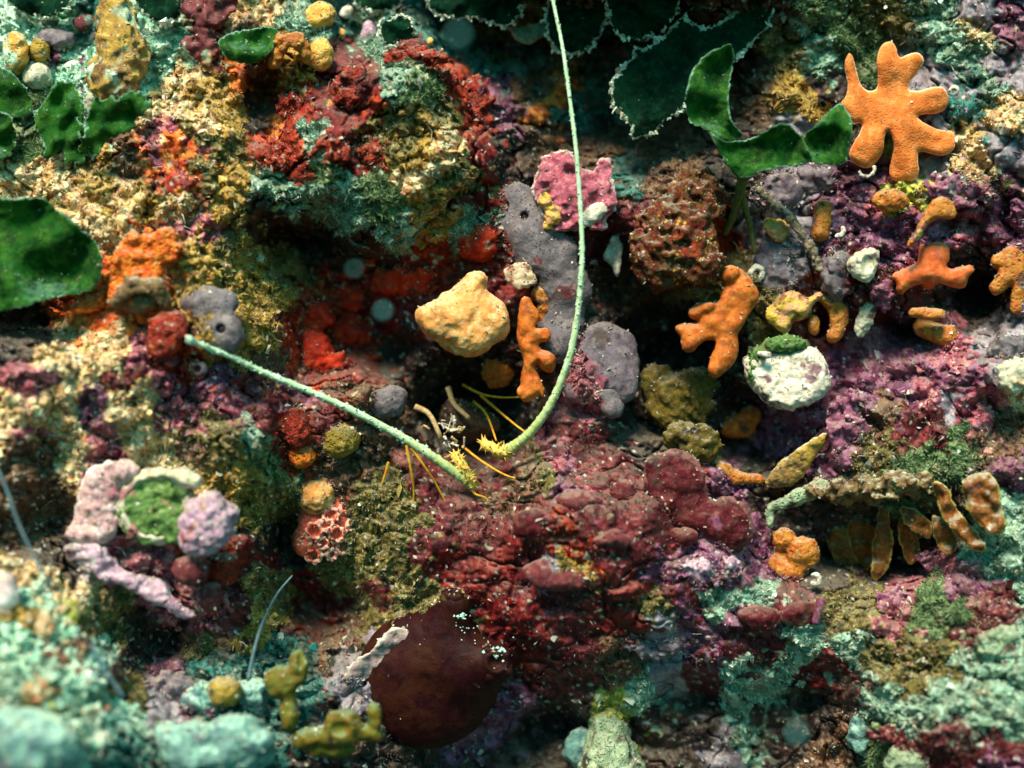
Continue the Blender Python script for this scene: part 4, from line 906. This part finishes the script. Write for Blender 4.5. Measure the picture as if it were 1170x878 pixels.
grow('green_blade','dark bottle green blade hanging above the crumbly white rim','alga',BLADE_DK,[('p',out,3,30,40,{'ruf':14,'rwl':30,'jag':4})],h=1.8,film=.12,k=2,nz=((.8,7),),group=bg,anchor=(730,10),blend=.0)
out = [(480,-25),(487,0),(495,18),(515,23),(535,20),(560,28),(580,32),(596,18),(605,-25)]
grow('green_blade','dark hanging blade with a thin pale rim, left of the long antenna','alga',BLADE_DK,[('p',out,2.6,5,56,{'ruf':14,'rwl':26,'jag':4})],h=1.7,film=.12,k=2,nz=((.8,7),),group=bg,anchor=(540,10),blend=.0)
grow('green_blade','dark oval blade with a pale rim above the tufted rock','alga',BLADE_DK,[('p',[(454+22*math.cos(t),36+19*math.sin(t)) for t in np.linspace(0,6.28,13)[:-1]],2.6,5,26,{'ruf':10,'rwl':20,'jag':4})],h=1.6,film=.12,k=2,nz=((.8,7),),group=bg,blend=.0)
out = [(578,28),(590,33),(600,29),(620,26),(632,20),(640,16),(655,22),(650,33),(640,41),(625,38),(615,48),(603,52),(592,48),(584,38)]
grow('green_blade','pale aqua ruffled blade edge crossed by the top of the long antenna','alga',BLADE_PALE,[('p',out,4,5,40,{'ruf':5,'rwl':16,'jag':1.5})],h=1.5,k=2,nz=((.8,6),),group=bg,anchor=(610,36),blend=.0)
for out_,l_,o_ in (([(640,-20),(702,-20),(694,28),(676,58),(648,66),(624,48),(622,10)],'broad teal green frond with a rough edge beside the long antenna top',8),
    ([(-20,70),(8,78),(28,96),(40,120),(30,140),(8,132),(-20,126)],'small ruffled green frond at the upper left edge, under the yellow knobs',12),
    ([(66,150),(80,128),(96,140),(104,165),(98,188),(80,190),(68,176)],'dark narrow frond between the pointed and the ragged blades',4),
    ([(150,-20),(205,-20),(212,10),(200,28),(176,26),(156,12)],'dark teal frond at the top edge right of the ochre column',16),
    ([(8,-20),(90,-20),(84,8),(56,22),(28,18),(6,4)],'dark frond at the top edge in the left corner',10),
    ([(392,-20),(470,-20),(462,6),(436,16),(408,10)],'dark frond at the top edge right of the yellow sponges',16)):
    grow('green_blade',l_,'alga',BLADE_DK if out_[0][1]<0 else BLADE,[('p',out_,2.6,4,22,{'ruf':12,'rwl':28,'jag':4})],h=1.6,k=2,nz=((.6,8),),film=.3,group=bg,off=o_,blend=0)
grow('pink_alga','pinkish brown leafy tuft at the very top left','alga',ROSE,[('p',[(190,-15),(275,-15),(272,10),(258,24),(246,37),(228,27),(205,16)],6,7,34,{'ruf':7,'rwl':16,'jag':2.5}),('c',230,30,30,240,62,24,9,12),('c',215,50,22,250,80,22,9,8)],h=1.8,k=4,nz=((2.5,8),),anchor=(230,30))
grow('brown_arch','brown orange arching sponge left of the orange yellow oval','sponge',AMBER,[('c',314,72,14,322,48,20,7,9),('c',322,48,20,340,46,22,9,9),('c',340,46,22,352,66,18,9,7)],h=1.6,k=4,nz=((2,8),),off=6)

# ------------------------------------------------------------------ pink coralline plates, shells, white bits
out = [(622,175),(640,171),(655,174),(667,195),(678,197),(683,182),(693,180),(702,190),(698,205),(706,224),(706,240),(690,252),(695,263),(683,264),(667,256),(657,268),(624,264),(616,236),(606,215),(614,192)]
pc = grow('pink_coralline','crusty pink coralline plates with white edges behind the long antenna','coralline alga',PINK,[('p',out,9,9,22,{'ruf':8,'rwl':20,'jag':2.2}),('e',648,225,22,22,26,14),('e',690,215,22,12,18,10)],k=5,h=1.6,nz=((3,10),(1.4,5)))
grow('white_patch','white patch on the pink plates beside the antenna','coralline alga',WHITE,[('p',[(668,240),(676,232),(690,230),(694,240),(688,250),(676,258),(666,262),(660,252)],7,7,50,{'jag':1.6})],h=1.4,nz=((1.2,6),),anchor=(660,222))
grow('yellow_crust','small yellow and rust lump at the left of the pink plates','sponge',YELLOWPINK,[('e',623,230,30,9,10,7),('e',632,246,30,10,12,7),('e',626,258,28,6,5,5)],h=1.4,k=3,nz=((1.6,6),),anchor=(655,222))
out = crop(580,220,[(420,290),(440,250),(455,200),(470,188),(500,200),(517,240),(510,300),(500,370),(485,380),(462,330)])
grow('white_shell','broken white shell fragment right of the long antenna','shell',WHITE,[('p',out,5,6,40,{'ruf':6,'rwl':14,'jag':1.2})],h=1.4,nz=((1,6),),blend=.4)
grow('turfy_lump','red brown turfy knob in the upper middle, right of the white shell fragment','alga',REDTURF,[('e',770,275,24,46,50,30),('e',795,228,14,32,34,22),('e',752,300,26,28,30,24),('e',800,300,24,26,28,22)],k=10,h=2,nz=((6,17),(3.5,8),(1.5,4)),anchor=(780,270),film=1.3)
grow('cream_fan','cream fan shaped crust with dark specks above the stacked orange knobs','crust',CREAM,[('p',[(574,306),(586,302),(600,297),(604,300),(612,312),(614,324),(600,332),(584,330),(578,318)],5,6,30,{'jag':2})],h=1.4,nz=((1.2,6),),anchor=(595,316))
out = [(850,408),(858,402),(866,401),(884,402),(902,399),(930,393),(938,404),(946,416),(951,440),(940,455),(926,464),(912,468),(895,471),(880,464),(868,455),(856,440),(849,424)]
wr = grow('white_rock','chalky white rough rock with a mossy green cap on the right','rock',WHITE,[('p',out,20,12,32,{'jag':2,'tx':.1,'ty':.12})],k=7,h=1.6,nz=((1.6,14),(1.4,6),(.9,3.5)),anchor=(900,430))
grow('green_cap','mossy cap',None,TUFT,[('e',898,394,42,26,10,14),('e',868,404,40,14,8,10),('e',862,424,40,8,16,8)],parent=wr,z=hs(900,430),k=4,h=1.5,nz=((3,6),(1.5,3)))
grow('shell_chip','white shell chip',None,TUBE,[('c',868,404,56,878,406,58,3,4)],parent=wr,z=hs(900,430),h=1.0,nz=())
sh = 'small pale shells on the right wall'
grow('oyster_shell','pale round oyster shell with a dark hollow beside the purple crust','shell',SHELL,[('p',crop(870,220,[(376,320),(395,285),(430,262),(500,240),(530,280),(515,350),(490,400),(450,408),(400,370)]),10,10,18,{'jag':1.4})],sub=[('e',992,302,30,8,11,9)],h=1.3,nz=((1.6,7),(.8,3)),group=sh)
grow('oyster_shell','pale slanted oval shell below the round oyster shell','shell',SHELL,[('e',991,356,16,10,24,8,14),('e',984,374,14,7,12,7,14)],h=1.3,k=4,nz=((1.6,6),(.8,3)),group=sh)
def ring(name,label,cat,m,x,y,d,R0,r,z,a0=0,a1=360,group=None,tilt=.0):
    n=10; pts=[(x+R0*math.cos(R(a0+(a1-a0)*i/n)),y+R0*math.sin(R(a0+(a1-a0)*i/n)),d+tilt*R0*math.sin(R(i*36))) for i in range(n+1)]
    return grow(name,label,cat,m,[('c',*pts[i],*pts[i+1],r*(.75+.5*random.random()),r*(.6+.5*i/n)) for i in range(n)],z=z-4,h=.9,k=1.5,nz=((.9,4),),group=group)
wg = 'white tube worms'
ring('tube_worm','white ring shaped tube worm on the mauve sponge','tube worm',TUBE,865,312,24,6.5,3.2,hs(880,310),group=wg)
ring('tube_worm','white curled hook worm under the orange hand shaped sponge','tube worm',TUBE,990,193,40,9,1.9,hs(1000,190),-10,150,wg)
ring('tube_worm','tiny white ring worm at the right fingertip of the orange hand shaped sponge','tube worm',TUBE,1090,104,30,4.5,1.8,hs(1090,104),group=wg)
ring('tube_worm','white curled worm at the foot of the hanging ochre plates','tube worm',TUBE,931,662,26,5.5,2.6,hs(920,665),-120,120,wg)
ring('tube_worm','small white crescent worm beside the amber oval knob','tube worm',TUBE,958,264,22,6,2.2,hs(955,264),-40,110,wg)
tube('pink_tube',[(938,684,hs(936,698)+18),(936,694,hs(936,698)+19),(931,712,hs(936,698)+14)],5,4,MAGENTA,None,'short pink tube standing on the slope below the white curled worm','tube worm',sides=10,mul=4)

# ------------------------------------------------------------------ shell cluster at the left
out = crop(0,440,[(350,460),(385,380),(460,345),(540,330),(600,350),(618,388),(560,420),(530,470),(522,540),(535,620),(510,690),(430,720),(300,700),(285,650),(325,620),(335,560)])
grow('pink_plate','pale pink crusty plate curling round the left of the green lined shell','crust',PINKPALE,[('p',out,9,10,18,{'ruf':5,'rwl':26,'jag':1.5}),('e',140,540,22,20,12,10)],k=5,h=1.6,nz=((2.2,10),(1,4)),anchor=(130,580))
bs = grow('hollow_shell','big hollow shell lined with green, rim whitish and broken','shell',SHELL,[('e',178,578,10,46,44,28),('e',206,548,24,26,11,11),('c',184,546,30,222,552,30,5,7)],sub=[('e',177,581,44,43,41,34)],k=5,h=1.6,nz=((2.4,11),(1,4)),anchor=(178,580))
grow('lining','green lining',None,SHELLIN,[('e',175,581,17,42,40,9),('e',204,600,22,24,22,9),('e',200,560,20,20,12,9)],parent=bs,z=hs(178,580),h=1.7,k=5,nz=((4,12),(1.6,5)))
grow('lilac_knob','lilac crusty knob covering the right of the hollow shell','coralline alga',LILAC,[('e',236,600,34,31,33,22),('e',226,616,32,22,20,18),('e',264,588,28,10,12,10),('e',240,578,36,18,16,14)],k=5,h=1.6,nz=((3,10),(1.6,5)),anchor=(215,600))
out = crop(0,440,[(270,715),(350,700),(440,700),(500,760),(560,840),(680,850),(740,880),(760,960),(720,990),(640,960),(560,900),(450,880),(370,800),(300,760)])
grow('white_crust','white and lilac ragged crust ledge under the shell cluster','coralline alga',LILAC,[('p',out,7,8,20,{'ruf':7,'rwl':24,'jag':2})],h=1.7,nz=((2.4,9),(1.2,4)),anchor=(140,640))
out = crop(0,653,[(600,40),(720,10),(755,50),(770,120),(880,190),(860,215),(790,205),(720,160),(690,90)])
grow('white_crust','lilac pink crust tongue running down right from the ragged ledge','coralline alga',LILAC,[('p',out,6,7,16,{'ruf':5,'jag':1.6})],h=1.6,nz=((2,9),(1,4)))
for x,y,rx,ry,l in ((218,652,22,18,'rosy red soft lump below the lilac knob, left of two'),(254,650,20,20,'darker red soft lump below the lilac knob, right of two'),(240,682,14,18,'pinkish soft lump hanging under the two red ones')):
    grow('red_lump',l,'sponge',ROSE if y>670 else RED if x>240 else ROSE,[('e',x,y,16,rx,ry,14),('e',x+5,y-5,16,rx*.6,ry*.6,13)],h=1.7,k=5,nz=((1.6,12),),group='soft red lumps under the shells')

# ------------------------------------------------------------------ red cup cluster
zc = hs(372,590)
cc = root('cup_cluster','cluster of small red and pink open cups under a beige dome','cup coral',372,592,zc)
grow('beige_dome','beige fuzzy dome on top',None,BEIGE,[('e',361,566,22,22,22,16),('e',366,552,22,12,10,10)],parent=cc,z=zc,h=1.6,k=5,nz=((1.8,8),(.8,4)))
grow('red_base',None,None,CUP,[('e',372,598,8,32,34,14),('e',352,620,6,18,18,12),('e',388,580,8,18,22,12)],parent=cc,z=zc,k=8,h=1.8,nz=((2,9),))
for i,(x,y,r) in enumerate(((275,650,11.5),(340,582,10),(400,555,9.5),(450,592,10.5),(365,662,11),(392,712,9),(270,745,10.5),(432,622,9),(392,505,9.5),(322,622,8),(236,692,9),(330,545,8),(415,670,8),(310,700,8),(345,745,7.5),(425,515,7))):
    px, py = 290+x/3.9, 440+y/3.9
    ang = math.atan2(py-598, px-372); rr = math.hypot(px-372, py-598)/34
    dx, dy = math.cos(ang)*rr, math.sin(ang)*rr
    dz = 24-13*rr*rr
    cup = grow('cup',None,None,CUP,[('c',px-dx*4,py-dy*4,dz-8,px+dx*2,py+dy*2,dz,r*.6,r*.92)],parent=cc,z=zc,sub=[('e',px+dx*4,py+dy*4,dz+4,r*.62,r*.62,r*.6)],h=1.3,k=3,nz=((1.8,7),(.8,3.5)))
    n=9; r=r*random.uniform(.8,1.15); pts=[(px+dx*3+r*.80*math.cos(6.283*j/n),py+dy*3+r*.80*math.sin(6.283*j/n),dz+2.5-dx*3*math.cos(6.283*j/n)-dy*3*math.sin(6.283*j/n)) for j in range(n+1)]
    grow('rim',None,None,CUPRIM,[('c',*pts[j],*pts[j+1],1.5+random.random()*1.5,1.5+random.random()*1.5) for j in range(n) if random.random()<.85],parent=cup,z=zc,h=1.1,k=1.5,nz=((1.5,5),(.7,3)))

# ------------------------------------------------------------------ ochre plates and fingers hanging at the right
hg = 'ochre sponge plates and fingers at the lower right'
def widen(P, fx=1.22, fy=1.06):
    P = np.array(P, float); c = P.mean(0); return [tuple(q) for q in c+(P-c)*np.array((fx, fy))]
grow('sponge_shelf','mossy brown shelf from which the row of ochre plates hangs','sponge',BROWN,[('e',950,560,18,26,12,20),('e',990,556,26,30,15,24),('e',1035,550,30,32,17,26),('e',1085,540,28,34,16,22),('e',1130,530,22,22,12,16)],k=10,h=1.8,nz=((8,17),(4,8),(2,4)),film=2.5,sink=4,anchor=(1030,560))
PLATE_O = organic('ochre_plate', (.25,.085,.018), (.16,.045,.012), (.30,.15,.03), 11, .8, 3, .65, .3, rim=(.46,.40,.10), rim_w=2.4, dust=.45, film=.45, keep_amt=.35)
def och(label, prims, m=AMBER, **kw):
    grow('ochre_plate', label, 'sponge', m, prims, group=hg, h=1.6, k=kw.pop('k',5), nz=((1.6,9),(.8,4)), **kw)
CH = chain
och('brown ochre leaf shaped plate with a pale top edge below the white rock',[('p',crop(870,440,[(5,440),(70,350),(150,290),(210,250),(290,205),(310,225),(240,330),(180,420),(100,462),(40,458)]),6,8,34,{'ty':-.3,'ruf':3})],OCHRE_COL,anchor=(905,530))
och('pale yellow green oblong plate above the hanging plates',[('c',888,578,34,908,570,38,6,8),('c',908,570,38,940,556,40,8,10),('e',880,590,30,5,14,6)],FINGER,anchor=(915,568))
och('orange brown lobed sponge at the left end of the hanging plates',[('e',896,617,24,14,14,12),('e',918,632,28,19,19,14),('e',904,655,24,18,18,13),('e',890,648,20,12,18,10)],AMBER,anchor=(905,635))
och('long ochre plate drooping from under the pale oblong plate',[('p',widen([(936,574),(950,580),(963,598),(972,625),(980,660),(968,668),(958,650),(948,625),(938,600)]),5.5,9,37,{'ruf':8,'rwl':17,'tx':.2,'jag':1.2})],PLATE_O,k=4,film=.5)
och('soft tan plate tucked behind the long ochre one',[('p',widen([(972,590),(990,592),(1002,610),(998,640),(988,654),(978,640),(970,615)]),5.5,9,37,{'ruf':8,'rwl':17,'tx':.2,'jag':1.2})],PLATE_O,k=4,film=.5)
och('knobbly yellow plate hanging from the turf ledge',[('p',widen([(1013,546),(1025,548),(1022,570),(1013,590),(1022,618),(1012,655),(998,664),(998,630),(1003,600),(1006,570)]),5.5,9,37,{'ruf':8,'rwl':17,'tx':.2,'jag':1.2})],PLATE_O,k=4,film=.5)
och('red brown plate with a blunt end right of the knobbly yellow one',[('p',widen([(1026,590),(1040,596),(1050,620),(1047,642),(1036,645),(1029,620)]),5.5,9,37,{'ruf':8,'rwl':17,'tx':.2,'jag':1.2})],PLATE_O,k=4,film=.5)
och('short bent orange plate above the red brown one',[('p',widen([(1030,578),(1048,582),(1064,600),(1060,616),(1046,610),(1034,596)]),5.5,9,37,{'ruf':8,'rwl':17,'tx':.2,'jag':1.2})],PLATE_O,k=4,film=.5)
och('thin bent yellow plate leaning right over the magenta crust',[('p',widen([(1068,550),(1085,555),(1091,580),(1107,600),(1124,624),(1114,632),(1094,614),(1080,594),(1074,575)]),5.5,9,37,{'ruf':8,'rwl':17,'tx':.2,'jag':1.2})],PLATE_O,k=4,film=.5)
och('dark brown plate behind the thin bent yellow one',[('p',widen([(1066,588),(1080,594),(1093,615),(1089,634),(1076,632),(1068,612)]),5.5,9,37,{'ruf':8,'rwl':17,'tx':.2,'jag':1.2})],PLATE_O,k=4,film=.5)
och('stout orange plate with a yellow green crown, furthest right of the row',[('p',widen([(1106,545),(1130,540),(1140,556),(1142,580),(1148,602),(1135,614),(1117,596),(1104,572)]),5.5,9,37,{'ruf':8,'rwl':17,'tx':.2,'jag':1.2})],PLATE_O,k=4,film=.5)

# ------------------------------------------------------------------ purple, pink crusts, rocks at the right and bottom
pg = 'pink and purple crust patches on the right wall'
def blobpoly(x,y,rx,ry,n=11,j=.2): return [(x+rx*math.cos(t)*random.uniform(1-j,1+j),y+ry*math.sin(t)*random.uniform(1-j,1+j)) for t in np.linspace(0,6.283,n+1)[:-1]]
for x,y,rx,ry,l,m in ((1130,705,36,24,'smooth rose pink crust with a dark left edge on the lower right slope',ROSE),(1022,686,26,14,'dusty pink crust below the hanging plates',MAGENTA),(1068,640,18,16,'bright magenta crust fan at the foot of the plates',MAGENTA),(968,490,24,38,'deep purple crust right of the white rock',MAGENTA),(1010,330,14,26,'purple crust strip between the oyster shells and the T shaped sponge',MAGENTA),(1096,216,44,24,'purple pink crust under the hand shaped sponge',MAGENTA),(1020,838,36,12,'rosy strip at the bottom right',ROSE),(1090,842,26,16,'maroon strip at the bottom right beside the rosy one',ROSE),(810,650,36,18,'violet knobbly crust right of the maroon lobed alga',LILAC),(748,735,34,20,'grey violet crust on the lower mound',MAUVE)):
    grow('crust_patch',l,'crust',m,[('p',blobpoly(x,y,rx,ry),6,12,3,{'ruf':9,'rwl':20,'jag':6})],h=1.7,nz=((5,11),(2.5,5)),group=pg)
grow('twig','grey brown fuzzy twig slanting across the mauve sponges','hydroid',TWIG,[('c',868,218,24,888,236,26,4.5,4.5),('c',888,236,26,904,250,26,4.5,5),('c',904,250,26,926,282,24,5,5.5),('c',926,282,24,936,308,18,5.5,6)],k=3,h=1.4,nz=((1.8,5),(1,3)),anchor=(905,260))
grow('edge_rock','grey teal boulder with painted teal light at the bottom left','rock',TEALROCK,[('e',238,862,26,72,40,30),('e',275,848,30,36,30,24),('e',200,850,22,36,26,22)],k=12,h=2.4,nz=((5,24),(2,9)),anchor=(240,850))
grow('edge_rock','grey brown blurred boulder in the bottom left corner','rock',TEALROCK,[('e',40,858,20,52,44,30),('e',10,850,20,36,40,26)],k=12,h=2.6,nz=((6,26),(2,9)),anchor=(40,855))
grow('edge_rock','pale smooth stone cut by the left edge above the aqua ledge','rock',PINKPALE,[('e',2,680,16,20,28,16)],h=2,nz=((2,14),))
for i,(x,y,rx,ry,l,m) in enumerate(((232,800,26,20,'blue grey stone in the dark lower left hollow',TEALROCK),(195,786,26,18,'purple grey stone beside the blue grey one',MAUVE),(285,800,22,26,'dark teal stone behind the lime sponge',TEALROCK),(108,120,14,10,'tan stone under the ragged blade',SHELL),(1138,735,26,18,'yellowish green rounded stone on the lower right slope',FINGER),(1040,870,30,22,'olive green round sponge at the bottom edge right',FINGER),(985,838,16,26,'teal grey upright stone at the bottom right',TEALROCK),(1158,430,22,18,'cream pebble at the right edge',SHELL))):
    grow('stone',l,'rock',m,[('e',x,y,10,rx,ry,16),('e',x+rx*.3,y-ry*.3,10,rx*.6,ry*.6,15)],h=2,k=7,nz=((5,14),(2.4,6)),sink=5)

# ------------------------------------------------------------------ thin strands and motes
st = 'thin blue grey strands at the lower left'
tube('strand',[(-20,505,180),(2,545,182),(22,600,186),(44,645,190),(58,668,188)],1.5,1.2,HYDR,None,'blue strand at the left edge running down past the shell cluster','hydroid',st,8,4)
tube('strand',[(104,736,215),(120,765,215),(142,798,212)],1.7,1.4,HYDR,None,'short dark blue strand across the aqua ledge','hydroid',st,8,4)
tube('strand',[(334,658,40),(316,680,60),(300,712,78),(290,745,92),(284,778,96)],1.0,2.2,HYDR,None,'feathery grey strand rising from the teal stones','hydroid',st,8,4)
pgp = 'pale motes drifting in the water'
for x,y,d,r,l in ((438,356,430,2.42,'blurred pale blue mote drifting in front of the red recess'),(524,41,520,2.65,'blurred teal mote drifting before the dark blades at the top'),(405,308,420,1.72,'faint mote drifting over the dark red recess'),(910,838,480,2.34,'blurred teal mote drifting near the bottom right')):
    k=(CAM-d*U)/CAM
    V,Q,_ = solid([('e',0,0,0,r,r,r)],1,.5,())
    o = link('drifting_mote', make_mesh('drifting_mote', V*np.array((U,-U,-U))[[0,1,2]]*1.0, Q), MOTE, None, world_pt(np.float64(x),np.float64(y),np.float64(d)))
    tag(o,l,'mote',pgp)
# ------------------------------------------------------------------ sediment settled on everything, and growth creeping up the feet of things
P_, N_, Cc, Q_, NQ, CQ = [], [], [], [], [], []
for W, nv, V, f, h in SURF:
    gap = V[:,2]-bil(Hc, V[:,0], V[:,1])
    front = (nv[:,1] < .35) & (gap > -4)
    up = np.clip(nv[:,2]*.9+.15, .03, 1)
    k = front & (RNG.random(len(V)) < .030*h*h*f*up)
    P_.append(W[k]); N_.append(nv[k]); Cc.append(.5*wall_tone(V[k,0], V[k,1])+.5*np.array((.46,.46,.36)))
    k = front & (gap < 9) & (RNG.random(len(V)) < .16*h*h*f)
    Q_.append(W[k]); NQ.append(nv[k]); CQ.append(wall_tone(V[k,0]+RNG.normal(0,5,k.sum()), V[k,1]+RNG.normal(0,5,k.sum())))
P_, N_, Cc, Q_, NQ, CQ = [np.concatenate(a) for a in (P_, N_, Cc, Q_, NQ, CQ)]
print('settled', len(P_), len(Q_))
RW, RN = [np.concatenate(a) for a in zip(*RIMS)]
kk = pn(RW[:,0]/(20*U), RW[:,1]/(20*U), RW[:,2]/(20*U), 310) + .5*RNG.normal(size=len(RW)) > .42
tag(grit_geo('rim_crumbs', RW[kk], RN[kk], np.tile(np.array((.60,.70,.56)), (int(kk.sum()),1)), 2.3, .4), kind='stuff')
tag(grit_geo('settled_sediment', P_, N_, Cc, 1.15, .5), kind='stuff')
tag(grit_geo('creeping_crust', Q_, NQ, CQ, 1.9, .2), kind='stuff')
k = RNG.random(len(Q_)) < .6
tag(turf_geo('creeping_turf', Q_[k], NQ[k], CQ[k], 4.6, 1.2, .6), kind='stuff')
print('done', time.time()-T0)
